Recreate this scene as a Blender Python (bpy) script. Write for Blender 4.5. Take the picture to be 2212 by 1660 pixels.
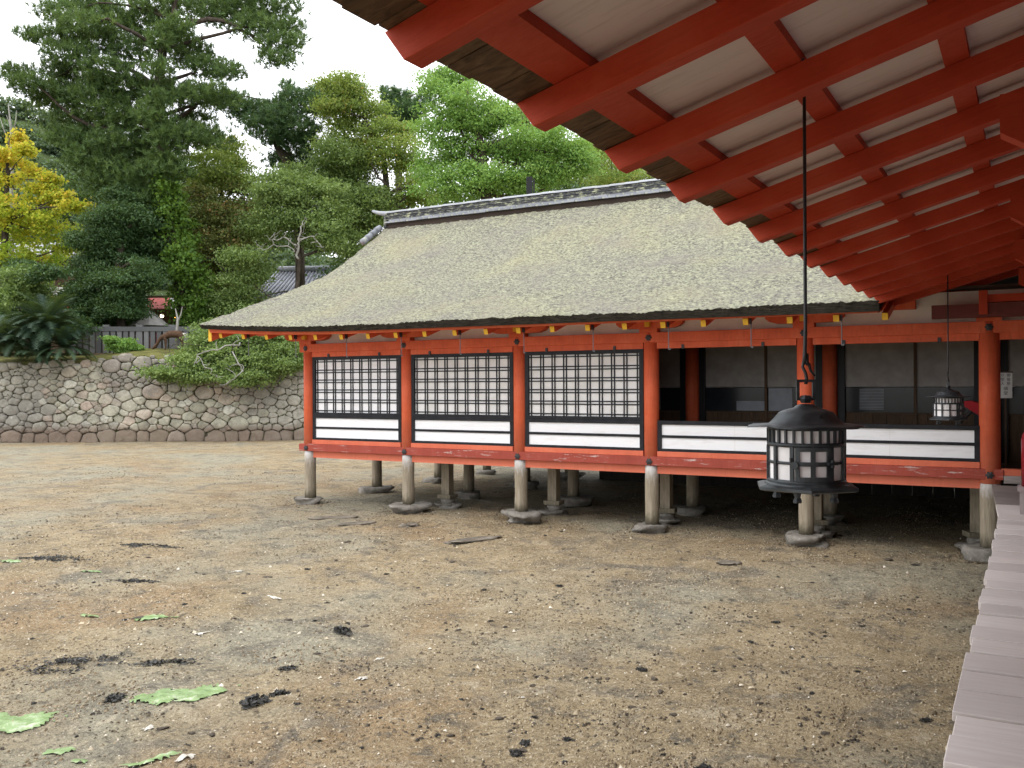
import bpy, math, random
import numpy as np
from mathutils import Vector, Matrix

for o in list(bpy.data.objects): bpy.data.objects.remove(o)
scene = bpy.context.scene
col = scene.collection
rng = np.random.default_rng(7)
random.seed(7)

# ------------------------------------------------------------------ camera
EYE = 2.4                                   # eye height above the mud
YAW = 0.5170
CAM = np.array([0.4777, -13.6828, EYE])
cam_d = bpy.data.cameras.new('camera'); cam = bpy.data.objects.new('camera', cam_d); col.objects.link(cam)
cam_d.sensor_width = 36.0; cam_d.lens = 36.0 * 3420.3 / 3840
cam_d.clip_start = 0.05; cam_d.clip_end = 3000
cam.location = CAM
_f = Vector((-math.sin(YAW), math.cos(YAW), -0.0005)).normalized()
_r = Vector((math.cos(YAW), math.sin(YAW), 0)); _u = _r.cross(_f)
_ro = -0.0052
_r2 = _r * math.cos(_ro) + _u * math.sin(_ro); _u2 = _u * math.cos(_ro) - _r * math.sin(_ro)
cam.matrix_world = Matrix(((_r2.x, _u2.x, -_f.x, CAM[0]), (_r2.y, _u2.y, -_f.y, CAM[1]), (_r2.z, _u2.z, -_f.z, CAM[2]), (0, 0, 0, 1)))
scene.camera = cam
RIGHT = np.array([math.cos(YAW), math.sin(YAW), 0.0]); FWD = np.array([-math.sin(YAW), math.cos(YAW), 0.0]); UP = np.array([0, 0, 1.0])
FPX = 1970.0
def BG(u, v, d):
    """world point seen in direction (u,v) of the survey sheet at d metres in front of the camera"""
    return CAM + FWD * d + RIGHT * ((u - 1106 - (v - 830) * 0.0052) / FPX * d) + UP * ((830 - v + (u - 1106) * -0.0052) / FPX * d)

# ------------------------------------------------------------------ world, sun, exposure
SUN_EL, SUN_AZ = math.radians(58), math.radians(215)      # soft overcast light from behind left of the camera
world = bpy.data.worlds.new('World'); scene.world = world; world.use_nodes = True
nt = world.node_tree; nt.nodes.clear()
sky = nt.nodes.new('ShaderNodeTexSky'); sky.sky_type = 'NISHITA'; sky.sun_disc = False
sky.sun_elevation = SUN_EL; sky.sun_rotation = SUN_AZ; sky.air_density = 1.0; sky.dust_density = 4.0; sky.ozone_density = 1.0
hs = nt.nodes.new('ShaderNodeHueSaturation'); hs.inputs['Saturation'].default_value = 0.25
nt.links.new(sky.outputs[0], hs.inputs['Color'])
mx = nt.nodes.new('ShaderNodeMix'); mx.data_type = 'RGBA'; mx.inputs[0].default_value = 0.8
nt.links.new(hs.outputs[0], mx.inputs[6]); mx.inputs[7].default_value = (16.5, 16.9, 17.6, 1)   # even cloud deck
bg = nt.nodes.new('ShaderNodeBackground'); bg.inputs[1].default_value = 0.1
nt.links.new(mx.outputs[2], bg.inputs[0])
wo = nt.nodes.new('ShaderNodeOutputWorld'); nt.links.new(bg.outputs[0], wo.inputs[0])
sd = bpy.data.lights.new('sun', 'SUN'); sd.energy = 1.3; sd.angle = math.radians(35); sd.color = (1, 0.97, 0.92)
sun = bpy.data.objects.new('sun', sd); col.objects.link(sun)
_sd = Vector((math.sin(SUN_AZ) * math.cos(SUN_EL), math.cos(SUN_AZ) * math.cos(SUN_EL), math.sin(SUN_EL)))
sun.rotation_euler = (-_sd).to_track_quat('-Z', 'Y').to_euler(); sun.location = (-10, -20, 30)
vs = scene.view_settings; vs.view_transform = 'Standard'; vs.look = 'None'; vs.exposure = 0.7; vs.gamma = 1.0
scene.render.resolution_x = 1024; scene.render.resolution_y = 768
scene.cycles.max_bounces = 8; scene.cycles.diffuse_bounces = 5

# ------------------------------------------------------------------ materials
class NT:
    def __init__(s, name):
        s.m = bpy.data.materials.new(name); s.m.use_nodes = True; s.t = s.m.node_tree; s.n = s.t.nodes; s.l = s.t.links
        s.b = s.n['Principled BSDF']; s.out = s.n['Material Output']
        s.tc = s.n.new('ShaderNodeTexCoord')
    def noise(s, scale, detail=4, rough=.55, coord='Object', stretch=None, dist=0):
        n = s.n.new('ShaderNodeTexNoise'); n.inputs['Scale'].default_value = scale; n.inputs['Detail'].default_value = detail
        n.inputs['Roughness'].default_value = rough; n.inputs['Distortion'].default_value = dist
        v = s.tc.outputs[coord]
        if coord == 'World':
            v = None
        if stretch:
            mp = s.n.new('ShaderNodeMapping'); mp.inputs['Scale'].default_value = stretch; s.l.new(s.tc.outputs[coord], mp.inputs[0]); s.l.new(mp.outputs[0], n.inputs[0])
        else: s.l.new(s.tc.outputs[coord], n.inputs[0])
        return n.outputs['Fac']
    def vor(s, scale, coord='Object', feature='F1', stretch=None):
        n = s.n.new('ShaderNodeTexVoronoi'); n.inputs['Scale'].default_value = scale; n.feature = feature
        if stretch:
            mp = s.n.new('ShaderNodeMapping'); mp.inputs['Scale'].default_value = stretch; s.l.new(s.tc.outputs[coord], mp.inputs[0]); s.l.new(mp.outputs[0], n.inputs[0])
        else: s.l.new(s.tc.outputs[coord], n.inputs[0])
        return n
    def ramp(s, fac, stops):
        r = s.n.new('ShaderNodeValToRGB'); e = r.color_ramp.elements
        while len(e) < len(stops): e.new(.5)
        for i, (p, c) in enumerate(stops):
            e[i].position = p; e[i].color = (c[0], c[1], c[2], 1) if not isinstance(c, (int, float)) else (c, c, c, 1)
        s.l.new(fac, r.inputs[0]); return r.outputs[0]
    def mix(s, fac, a, b, blend='MIX'):
        m = s.n.new('ShaderNodeMix'); m.data_type = 'RGBA'; m.blend_type = blend
        for sock, v in ((m.inputs[0], fac), (m.inputs[6], a), (m.inputs[7], b)):
            if isinstance(v, (int, float)): sock.default_value = v
            elif isinstance(v, tuple): sock.default_value = (v[0], v[1], v[2], 1)
            else: s.l.new(v, sock)
        return m.outputs[2]
    def math(s, op, a, b=0.0):
        m = s.n.new('ShaderNodeMath'); m.operation = op
        for sock, v in ((m.inputs[0], a), (m.inputs[1], b)):
            if isinstance(v, (int, float)): sock.default_value = v
            else: s.l.new(v, sock)
        return m.outputs[0]
    def rand(s):
        return s.n.new('ShaderNodeObjectInfo').outputs['Random']
    def posz(s, coord='Object', axis=2):
        x = s.n.new('ShaderNodeSeparateXYZ')
        if coord == 'World': x_in = s.n.new('ShaderNodeNewGeometry').outputs['Position']
        else: x_in = s.tc.outputs[coord]
        s.l.new(x_in, x.inputs[0]); return x.outputs[axis]
    def color(s, c):
        if isinstance(c, tuple): s.b.inputs['Base Color'].default_value = (c[0], c[1], c[2], 1)
        else: s.l.new(c, s.b.inputs['Base Color'])
        return s
    def rough(s, r, spec=None):
        if isinstance(r, (int, float)): s.b.inputs['Roughness'].default_value = r
        else: s.l.new(r, s.b.inputs['Roughness'])
        if spec is not None: s.b.inputs['Specular IOR Level'].default_value = spec
        return s
    def bump(s, h, strength=.4, dist=.01):
        b = s.n.new('ShaderNodeBump'); b.inputs['Strength'].default_value = strength; b.inputs['Distance'].default_value = dist
        s.l.new(h, b.inputs['Height']); s.l.new(b.outputs[0], s.b.inputs['Normal']); return s

M = {}
def red_paint(name, c, wear=.25, chips=0.0, grain=(3, 3, .35), fade=0.0):
    t = NT(name)
    n = t.noise(2.6, 5, .62); n2 = t.noise(9, 6, .68, stretch=grain, dist=.3)
    k = t.ramp(n, [(.28, tuple(x * .8 for x in c)), (.52, c), (.75, (min(1, c[0] * 1.1), c[1] * 1.5, c[2] * 1.8))])
    k = t.mix(t.math('MULTIPLY', t.ramp(n2, [(.50, 0.0), (.72, 1.0)]), wear), k, (c[0] * .45, c[1] * .7, c[2] * .9))
    k = t.mix(t.math('MULTIPLY', t.ramp(n2, [(.26, 1.0), (.42, 0.0)]), wear * .6), k, (min(1, c[0] * 1.05), c[1] * 2.2, c[2] * 2.6))
    k = t.mix(t.math('MULTIPLY', t.rand(), .22), k, (c[0] * .72, c[1] * .6, c[2] * .6))
    if fade:
        zf = t.n.new('ShaderNodeMapRange'); zf.inputs[1].default_value = 2.2; zf.inputs[2].default_value = 1.35
        t.l.new(t.math('ADD', t.posz('World'), t.math('MULTIPLY', t.noise(4, 5, .7, stretch=(3, 3, .6)), .7)), zf.inputs[0])
        k = t.mix(t.math('MULTIPLY', zf.outputs[0], fade), k, (.62, .20, .13))
    if chips:
        ch = t.noise(11, 8, .75, stretch=(.25, 1, 2.0)); big = t.noise(.9, 2)
        m = t.math('MULTIPLY', t.ramp(ch, [(.565, 0.0), (.60, 1.0)]), t.ramp(big, [(.44, 0.0), (.56, 1.0)]))
        k = t.mix(t.math('MULTIPLY', m, chips), k, (.55, .46, .42))
    t.color(k).rough(t.ramp(n2, [(.3, .5), (.7, .72)]), .25).bump(n2, .22, .006); return t.m
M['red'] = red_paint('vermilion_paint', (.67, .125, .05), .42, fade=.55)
M['red_shaded'] = red_paint('shaded_vermilion_paint', (.49, .058, .022), .3, 0, (.5, 7, 7))  # same vermilion, darkened to carry the shade under the corridor roof
M['red_dull'] = red_paint('worn_vermilion_paint', (.34, .062, .04), .4, .9)
M['red_dark'] = red_paint('maroon_wood', (.16, .042, .034), .4)
def wood(name, c1, c2, scale=6, stretch=(1, 14, 14), rough=.75, extra=None, rv=.35):
    t = NT(name); g = t.noise(scale, 6, .62, stretch=stretch, dist=.6)
    k = t.ramp(g, [(.3, c1), (.7, c2)])
    k = t.mix(t.math('MULTIPLY', t.rand(), rv), k, tuple(x * .62 for x in c1))
    t.color(k).rough(rough, .25).bump(g, .3, .006); return t.m
M['soffit_wood'] = wood('weathered_eave_wood', (.055, .032, .017), (.22, .14, .075), 3, (1.6, 9, 9))
M['plank'] = wood('pale_boardwalk_wood', (.68, .61, .58), (.78, .72, .69), 3, (1.2, 12, 12), .6, rv=.5)
M['floor'] = wood('dark_floor_wood', (.09, .07, .055), (.2, .16, .13), 3, (1, 10, 10))
M['ridge_wood'] = wood('ridge_board_wood', (.018, .012, .009), (.075, .05, .038), 2, (.8, 8, 20), .8)
M['wainscot'] = wood('brown_wainscot', (.05, .03, .018), (.13, .08, .045), 4, (12, 12, 1))
M['under_shade'] = wood('under_hall_shade', (.012, .010, .008), (.035, .028, .022), 3, (12, 12, 1))  # near black, so the shade under the hall is in the colour
M['platform'] = wood('grey_platform_wood', (.2, .17, .15), (.36, .32, .3), 3, (1.2, 12, 12))
t = NT('plaster_white'); t.color(t.ramp(t.noise(2.5, 4), [(.35, (.66, .63, .60)), (.7, (.80, .77, .74))])).rough(.8, .1); M['plaster'] = t.m
t = NT('soffit_white_board')
st = t.noise(3, 4, .6, stretch=(1, 9, 1))
t.color(t.mix(t.ramp(st, [(.52, 0.0), (.78, .45)]), (.72, .63, .59), (.42, .34, .28))).rough(.8, .1).bump(st, .1, .004); M['soffit'] = t.m
t = NT('white_panel'); t.color(t.mix(t.ramp(t.noise(5, 5, .6, stretch=(.6, 1, 3)), [(.52, 0.0), (.8, .5)]), (.86, .86, .88), (.62, .60, .57))).rough(.45, .3); M['white'] = t.m
t = NT('lattice_paper'); t.color(t.ramp(t.noise(4, 5, .6), [(.35, (.68, .665, .64)), (.65, (.80, .79, .78))])).rough(.7, .2); M['paper'] = t.m
t = NT('black_lacquer'); t.color(t.ramp(t.noise(9, 5, .6), [(.4, (.006, .007, .010)), (.8, (.022, .023, .028))])).rough(.5, .25); M['black'] = t.m
t = NT('yellow_paint'); t.color(t.ramp(t.noise(12, 4), [(.35, (.66, .36, .025)), (.7, (.80, .50, .06))])).rough(.6, .2); M['yellow'] = t.m
t = NT('iron_rod'); t.color((.12, .12, .125)).rough(.5); t.b.inputs['Metallic'].default_value = .4; M['iron'] = t.m
t = NT('black_iron'); t.color((.018, .018, .02)).rough(.5); M['black_iron'] = t.m
t = NT('lantern_bronze'); nz = t.noise(14, 5, .6)
t.color(t.ramp(nz, [(.35, (.030, .034, .038)), (.6, (.058, .066, .072)), (.8, (.10, .112, .112))])).rough(t.ramp(nz, [(.3, .38), (.7, .62)])).bump(t.noise(60, 3), .15, .002); t.b.inputs['Metallic'].default_value = .35; M['bronze'] = t.m
t = NT('lantern_paper'); t.color(t.ramp(t.noise(9, 4), [(.4, (.80, .78, .78)), (.7, (.88, .86, .86))])).rough(.8, .1); M['lpaper'] = t.m
# stilts: grey timber, chalky at the top, darker and crusted at the tide line
t = NT('stilt_timber')
z = t.posz('World'); g = t.noise(5, 6, .65, stretch=(7, 7, .7), dist=.4)
k = t.ramp(g, [(.3, (.20, .165, .115)), (.7, (.36, .31, .235))])
zt = t.math('ADD', z, t.math('MULTIPLY', t.noise(7, 4, .6, stretch=(4, 4, 1)), .5))
k = t.mix(t.ramp(zt, [(.0, 0.0), (1.0, 0.0)]), k, k)
chalk = t.n.new('ShaderNodeMapRange'); chalk.inputs[1].default_value = 1.08; chalk.inputs[2].default_value = 1.28; t.l.new(zt, chalk.inputs[0])
k = t.mix(t.math('MULTIPLY', chalk.outputs[0], .8), k, (.55, .53, .52))
wet = t.n.new('ShaderNodeMapRange'); wet.inputs[1].default_value = .62; wet.inputs[2].default_value = .45; t.l.new(zt, wet.inputs[0])
k = t.mix(t.math('MULTIPLY', wet.outputs[0], .75), k, (.10, .09, .06))
t.color(k).rough(.85, .2).bump(g, .4, .01); M['stilt'] = t.m
t = NT('barnacled_stone'); n = t.noise(7, 6, .65); sp = t.vor(38).outputs['Distance']
k = t.ramp(n, [(.3, (.13, .12, .10)), (.6, (.27, .25, .22)), (.8, (.36, .34, .31))])
k = t.mix(t.math('MULTIPLY', t.ramp(sp, [(.1, 1.0), (.28, 0.0)]), .35), k, (.5, .48, .45))
t.color(k).rough(.9, .2).bump(t.noise(26, 6, .7), .9, .03); M['footing'] = t.m
# bark roof with lichen
t = NT('mossy_bark_roof')
a = t.noise(13, 5, .72, stretch=(1, 1.7, 1)); b = t.noise(.9, 3, .6); c_ = t.noise(30, 3, .6, stretch=(.8, 1.6, 1))
k = t.ramp(t.math('ADD', t.math('MULTIPLY', a, .6), t.math('MULTIPLY', c_, .4)), [(.37, (.075, .069, .068)), (.45, (.14, .132, .115)), (.53, (.27, .272, .19)), (.66, (.42, .425, .31))])
k = t.mix(t.ramp(b, [(.42, 0.0), (.66, .45)]), k, (.20, .18, .165))
k = t.mix(t.math('MULTIPLY', t.ramp(t.noise(.5, 3), [(.5, 0.0), (.7, 1.0)]), .3), k, (.33, .30, .17))
t.color(k).rough(.95, .1).bump(t.math('ADD', a, c_), .9, .035); M['moss'] = t.m
t = NT('bark_edge'); g = t.noise(5, 5, .65, stretch=(1.5, 1.5, 16)); t.color(t.ramp(g, [(.35, (.012, .011, .009)), (.7, (.06, .052, .04))])).rough(.95, .1).bump(g, .6, .02); M['bark_edge'] = t.m
t = NT('ridge_tile'); t.color(t.mix(t.ramp(t.noise(6, 6, .7), [(.55, 0.0), (.64, 1.0)]), t.mix(t.rand(), (.16, .17, .19), (.27, .28, .315)), (.36, .37, .25))).rough(.5, .4).bump(t.noise(30, 3), .2, .004); M['tile'] = t.m
t = NT('ridge_tile_lichen'); t.color(t.ramp(t.noise(8, 7, .75, stretch=(.7, 1, 2)), [(.40, (.035, .036, .04)), (.52, (.085, .088, .09)), (.60, (.35, .36, .24)), (.7, (.48, .47, .34))])).rough(.8, .2).bump(t.noise(20, 4), .5, .01); M['tile_lichen'] = t.m
# mud
t = NT('tidal_mud')
big = t.noise(.22, 4, .6); mid = t.noise(1.3, 5, .62, dist=.5); fine = t.noise(9, 6, .7); grain = t.noise(70, 4, .75); str_ = t.noise(.9, 5, .65, stretch=(1, 1.0, 1), dist=1.2)
lum = t.noise(26, 5, .7); spk = t.noise(4.2, 6, .72, dist=.4)
k = t.ramp(mid, [(.28, (.175, .128, .07)), (.48, (.275, .208, .118)), (.68, (.345, .272, .165))])
k = t.mix(t.ramp(big, [(.46, 0.0), (.58, .75)]), k, (.27, .262, .20))
k = t.mix(t.math('MULTIPLY', t.ramp(t.noise(.3, 3, .5, dist=.8), [(.54, 0.0), (.66, 1.0)]), .5), k, (.25, .15, .07))
k = t.mix(t.math('MULTIPLY', t.ramp(str_, [(.54, 0.0), (.64, 1.0)]), .62), k, (.11, .10, .085))
mot = t.noise(2.1, 6, .75, dist=.8); k = t.mix(t.math('MULTIPLY', t.ramp(mot, [(.55, 0.0), (.63, 1.0)]), .6), k, (.125, .105, .075)); k = t.mix(t.math('MULTIPLY', t.ramp(mot, [(.34, 1.0), (.43, 0.0)]), .5), k, (.42, .365, .265))
k = t.mix(t.math('MULTIPLY', t.ramp(spk, [(.56, 0.0), (.64, 1.0)]), .8), k, (.085, .075, .06))
k = t.mix(t.math('MULTIPLY', t.ramp(spk, [(.32, 1.0), (.42, 0.0)]), .6), k, (.44, .38, .28))
k = t.mix(t.math('MULTIPLY', t.ramp(lum, [(.54, 0.0), (.63, 1.0)]), .7), k, (.065, .055, .04))
k = t.mix(t.math('MULTIPLY', t.ramp(lum, [(.35, 1.0), (.44, 0.0)]), .65), k, (.50, .43, .31))
k = t.mix(t.math('MULTIPLY', t.ramp(grain, [(.54, 0.0), (.66, 1.0)]), .5), k, (.50, .43, .31))
k = t.mix(t.math('MULTIPLY', t.ramp(grain, [(.34, 1.0), (.45, 0.0)]), .55), k, (.07, .055, .038))
hgt = t.math('SUBTRACT', 1.0, t.math('ADD', t.math('MULTIPLY', lum, .7), t.math('MULTIPLY', grain, .3)))
t.color(k).rough(.85, .25).bump(hgt, 1.0, .05); M['mud'] = t.m
t = NT('sea_lettuce'); t.color(t.ramp(t.noise(9, 6, .7), [(.35, (.12, .19, .06)), (.55, (.20, .29, .11)), (.68, (.44, .47, .35))])).rough(.4, .5).bump(t.noise(30, 3), .5, .01); M['lettuce'] = t.m
t = NT('dark_seaweed'); t.color(t.ramp(t.noise(20, 5, .6), [(.35, (.03, .031, .03)), (.7, (.10, .095, .085))])).rough(.6, .4).bump(t.noise(45, 4), .8, .02); M['seaweed'] = t.m
t = NT('mud_lump'); t.color(t.ramp(t.noise(16, 5, .6), [(.35, (.06, .05, .04)), (.7, (.19, .15, .11))])).rough(.8, .3).bump(t.noise(45, 4), .8, .02); M['lump'] = t.m
t = NT('bleached_scrap'); t.color(t.ramp(t.noise(20, 4), [(.4, (.40, .37, .32)), (.7, (.58, .56, .51))])).rough(.7, .2); M['scrap'] = t.m
t = NT('flat_stone'); t.color(t.ramp(t.noise(6, 5, .6), [(.35, (.11, .095, .075)), (.7, (.23, .20, .16))])).rough(.9, .2).bump(t.noise(20, 5), .9, .03); M['flat_stone'] = t.m
# masonry
t = NT('wall_stone')
n = t.noise(3.2, 6, .7); w = t.n.new('ShaderNodeNewGeometry').outputs['Position']
sta = t.n.new('ShaderNodeTexNoise'); sta.inputs['Scale'].default_value = .35; sta.inputs['Detail'].default_value = 3; t.l.new(w, sta.inputs[0])
k = t.ramp(t.rand(), [(0.0, (.30, .285, .22)), (.3, (.46, .44, .35)), (.55, (.40, .375, .30)), (.75, (.46, .37, .30)), (.88, (.33, .31, .26)), (1.0, (.62, .60, .51))])
k = t.mix(t.ramp(n, [(.42, 0.0), (.7, .75)]), k, (.15, .142, .115))
k = t.mix(t.ramp(sta.outputs['Fac'], [(.48, 0.0), (.62, .65)]), k, (.17, .155, .14))
k = t.mix(t.ramp(t.noise(9, 5, .7), [(.58, 0.0), (.7, .5)]), k, (.52, .52, .46))
zz = t.posz('World'); low = t.n.new('ShaderNodeMapRange'); low.inputs[1].default_value = .75; low.inputs[2].default_value = .45; t.l.new(zz, low.inputs[0])
k = t.mix(t.math('MULTIPLY', low.outputs[0], .75), k, (.165, .115, .085))
t.color(k).rough(.92, .15).bump(t.noise(9, 6, .7), .7, .05); M['stone'] = t.m
t = NT('dark_soil'); t.color(t.ramp(t.noise(5, 4), [(.4, (.03, .028, .02)), (.7, (.10, .09, .065))])).rough(1, .05); M['soil'] = t.m
t = NT('mossy_earth'); t.color(t.ramp(t.noise(2.2, 5, .65), [(.3, (.06, .05, .03)), (.5, (.12, .12, .04)), (.7, (.17, .155, .06))])).rough(1, .05).bump(t.noise(8, 5), .6, .05); M['earth'] = t.m
t = NT('hill_soil'); t.color(t.ramp(t.noise(.3, 4), [(.35, (.03, .045, .02)), (.7, (.07, .09, .035))])).rough(1, .05); M['hill'] = t.m
t = NT('fence_granite'); t.color(t.mix(t.rand(), (.085, .085, .088), (.2, .2, .2))).rough(.9, .2).bump(t.noise(8, 4), .4, .02); M['fence'] = t.m
def plain(name, c, rough=.7, var=.25, scale=5):
    t = NT(name); t.color(t.ramp(t.noise(scale, 4), [(.35, tuple(x * (1 - var) for x in c)), (.7, c)])).rough(rough, .25); return t.m
M['cherry'] = plain('crimson_cloth', (.42, .012, .02), .6)
M['dark_red'] = plain('dark_crimson_lacquer', (.26, .012, .022), .25)
M['pinkblock'] = plain('pale_plinth', (.42, .36, .35))
M['grey_cloth'] = plain('grey_canvas', (.42, .40, .38))
M['maroon'] = plain('maroon_siding', (.26, .085, .08))
M['offwhite'] = plain('off_white_wall', (.68, .68, .66))
M['fabric_red'] = plain('red_awning', (.62, .14, .12))
M['glass_dark'] = plain('dark_pane', (.02, .024, .028), .15)
M['glass_pale'] = plain('pale_blind', (.26, .28, .31), .4)
M['curtain'] = plain('upper_screen', (.36, .335, .31), .8)
M['inner_black'] = plain('dark_frame', (.012, .012, .014), .5)
M['housetile'] = plain('grey_roof_tile', (.30, .31, .35), .45)
M['blue'] = plain('blue_cloth', (.05, .12, .42))
M['orange'] = plain('orange_banner', (.5, .2, .1))
M['deer'] = plain('deer_coat', (.10, .056, .033), .9, .4, 9)
M['deer_pale'] = plain('deer_rump', (.6, .56, .5), .9)
M['red_banner'] = plain('red_banner', (.55, .02, .02))
M['plastic_black'] = plain('black_plastic', (.02, .02, .02), .4)
t = NT('lit_bulb'); t.b.inputs['Emission Color'].default_value = (1, .85, .6, 1); t.b.inputs['Emission Strength'].default_value = 4; M['bulb'] = t.m
t = NT('lit_bulb_amber'); t.b.inputs['Emission Color'].default_value = (1, .55, .1, 1); t.b.inputs['Emission Strength'].default_value = 3; M['amber'] = t.m
def bark(name, c1, c2, scale=6):
    t = NT(name); g = t.noise(scale, 6, .7, stretch=(1, 1, .3)); t.color(t.ramp(g, [(.35, c1), (.65, c2)])).rough(.95, .1).bump(g, .8, .04); return t.m
M['bark'] = bark('dark_bark', (.03, .024, .019), (.10, .082, .066))
M['bark_pale'] = bark('pale_grey_bark', (.17, .16, .14), (.36, .35, .32))
def leafm(name, stops, trans=.35):
    t = NT(name); at = t.n.new('ShaderNodeAttribute'); at.attribute_name = 'tint'
    k = t.ramp(at.outputs['Fac'], stops)
    t.color(k).rough(.55, .3)
    tr = t.n.new('ShaderNodeBsdfTranslucent'); t.l.new(t.mix(.6, k, (.22, .30, .03)), tr.inputs[0])
    ms = t.n.new('ShaderNodeMixShader'); ms.inputs[0].default_value = trans
    t.l.new(t.b.outputs[0], ms.inputs[1]); t.l.new(tr.outputs[0], ms.inputs[2]); t.l.new(ms.outputs[0], t.out.inputs[0]); return t.m
M['needle_old'] = leafm('pine_needles', [(0, (0.038, 0.084, 0.038)), (.5, (0.074, 0.155, 0.051)), (1, (0.135, 0.236, 0.068))], .2)
M['needle'] = leafm('pine_needle_green', [(0, (0.040, 0.079, 0.029)), (.5, (0.079, 0.143, 0.044)), (1, (0.149, 0.226, 0.066))], .25)
M['needle_blue'] = leafm('dark_pine_needles', [(0, (0.038, 0.086, 0.045)), (.6, (0.078, 0.155, 0.063)), (1, (0.138, 0.224, 0.083))], .2)
M['juniper'] = leafm('juniper_sprays', [(0, (0.023, 0.052, 0.021)), (.6, (0.046, 0.098, 0.032)), (1, (0.086, 0.149, 0.046))], .2)
M['leaf_mid'] = leafm('mid_green_leaves', [(0, (0.086, 0.138, 0.045)), (.5, (0.167, 0.248, 0.075)), (1, (0.287, 0.374, 0.120))])
M['leaf_bright'] = leafm('fresh_green_leaves', [(0, (0.115, 0.225, 0.054)), (.5, (0.213, 0.391, 0.092)), (1, (0.354, 0.549, 0.154))], .45)
M['leaf_yellowish'] = leafm('yellowing_green_leaves', [(0, (0.121, 0.197, 0.050)), (.5, (0.256, 0.342, 0.083)), (.85, (0.409, 0.462, 0.116)), (1, (0.513, 0.325, 0.083))], .45)
M['leaf_rusty'] = leafm('rust_tinged_leaves', [(0, (0.107, 0.152, 0.052)), (.5, (0.197, 0.250, 0.077)), (.8, (0.305, 0.259, 0.086)), (1, (0.356, 0.178, 0.086))])
M['ginkgo'] = leafm('ginkgo_leaves', [(0, (0.273, 0.403, 0.050)), (.35, (0.504, 0.560, 0.055)), (.7, (0.756, 0.672, 0.066)), (1, (0.840, 0.560, 0.066))], .5)
M['ivy'] = leafm('ivy_leaves', [(0, (0.050, 0.110, 0.018)), (.5, (0.095, 0.190, 0.028)), (1, (0.150, 0.260, 0.040))], .4)
M['joint_moss'] = leafm('joint_moss', [(0, (.04, .05, .02)), (.6, (.09, .10, .035)), (1, (.16, .17, .06))], .2)
M['cycad'] = leafm('cycad_fronds', [(0, (.016, .036, .024)), (.6, (.032, .065, .036)), (1, (.075, .105, .05))], .15)
M['forest'] = leafm('hillside_leaves', [(0, (0.052, 0.086, 0.052)), (.5, (0.086, 0.138, 0.075)), (1, (0.161, 0.218, 0.115))], .3)

# ------------------------------------------------------------------ mesh helpers
def curvy(pts, sub=4, jit=.03):
    P2 = [np.asarray(p, float) for p in pts]; q = np.random.default_rng(int(abs(P2[0][0] * 1000)) % 9999); out = []
    for i in range(len(P2) - 1):
        p0, p1, p2, p3 = P2[max(i - 1, 0)], P2[i], P2[i + 1], P2[min(i + 2, len(P2) - 1)]
        for k in range(sub):
            t_ = k / sub; out.append(.5 * (2 * p1 + (p2 - p0) * t_ + (2 * p0 - 5 * p1 + 4 * p2 - p3) * t_ ** 2 + (3 * p1 - p0 - 3 * p2 + p3) * t_ ** 3) + q.normal(0, jit, 3))
    return out + [P2[-1]]
def curvy_r(r_, sub=4): return list(np.interp(np.linspace(0, len(r_) - 1, (len(r_) - 1) * sub + 1), range(len(r_)), r_))
class MB:
    def __init__(s): s.v = []; s.f = []
    def add(s, vs_, fs): o = len(s.v); s.v += [tuple(map(float, v)) for v in vs_]; s.f += [tuple(i + o for i in f) for f in fs]; return s
    def box(s, x0, x1, y0, y1, z0, z1):
        v = [(x0, y0, z0), (x1, y0, z0), (x1, y1, z0), (x0, y1, z0), (x0, y0, z1), (x1, y0, z1), (x1, y1, z1), (x0, y1, z1)]
        return s.add(v, [(3, 2, 1, 0), (4, 5, 6, 7), (0, 1, 5, 4), (1, 2, 6, 5), (2, 3, 7, 6), (3, 0, 4, 7)])
    def tube(s, pts, rad, n=8, cap=True):
        pts = [Vector(p) for p in pts]
        if isinstance(rad, (int, float)): rad = [rad] * len(pts)
        o = len(s.v); prev = None
        for i, p in enumerate(pts):
            d = (pts[min(i + 1, len(pts) - 1)] - pts[max(i - 1, 0)]).normalized()
            a = prev if prev is not None else (Vector((1, 0, 0)) if abs(d.x) < .8 else Vector((0, 1, 0)))
            a = (a - d * a.dot(d)).normalized(); b = d.cross(a); prev = a
            for k in range(n):
                t_ = 2 * math.pi * k / n; s.v.append(tuple(p + (a * math.cos(t_) + b * math.sin(t_)) * rad[i]))
        for i in range(len(pts) - 1):
            for k in range(n):
                a0 = o + i * n + k; a1 = o + i * n + (k + 1) % n; s.f.append((a0, a1, a1 + n, a0 + n))
        if cap:
            s.f.append(tuple(o + k for k in range(n - 1, -1, -1))); e = o + (len(pts) - 1) * n; s.f.append(tuple(e + k for k in range(n)))
        return s
    def lathe(s, prof, n=32, wob=None):
        o = len(s.v)
        for r_, z_ in prof:
            for k in range(n):
                t_ = 2 * math.pi * k / n; rr, zz_ = (r_, z_) if wob is None else wob(r_, z_, t_)
                s.v.append((rr * math.cos(t_), rr * math.sin(t_), zz_))
        for i in range(len(prof) - 1):
            for k in range(n):
                a0 = o + i * n + k; a1 = o + i * n + (k + 1) % n; s.f.append((a0, a1, a1 + n, a0 + n))
        return s
    def mesh(s, name='mesh', smooth=False):
        m = bpy.data.meshes.new(name); m.from_pydata(s.v, [], s.f)
        if smooth: m.shade_smooth()
        m.update(); return m
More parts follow.
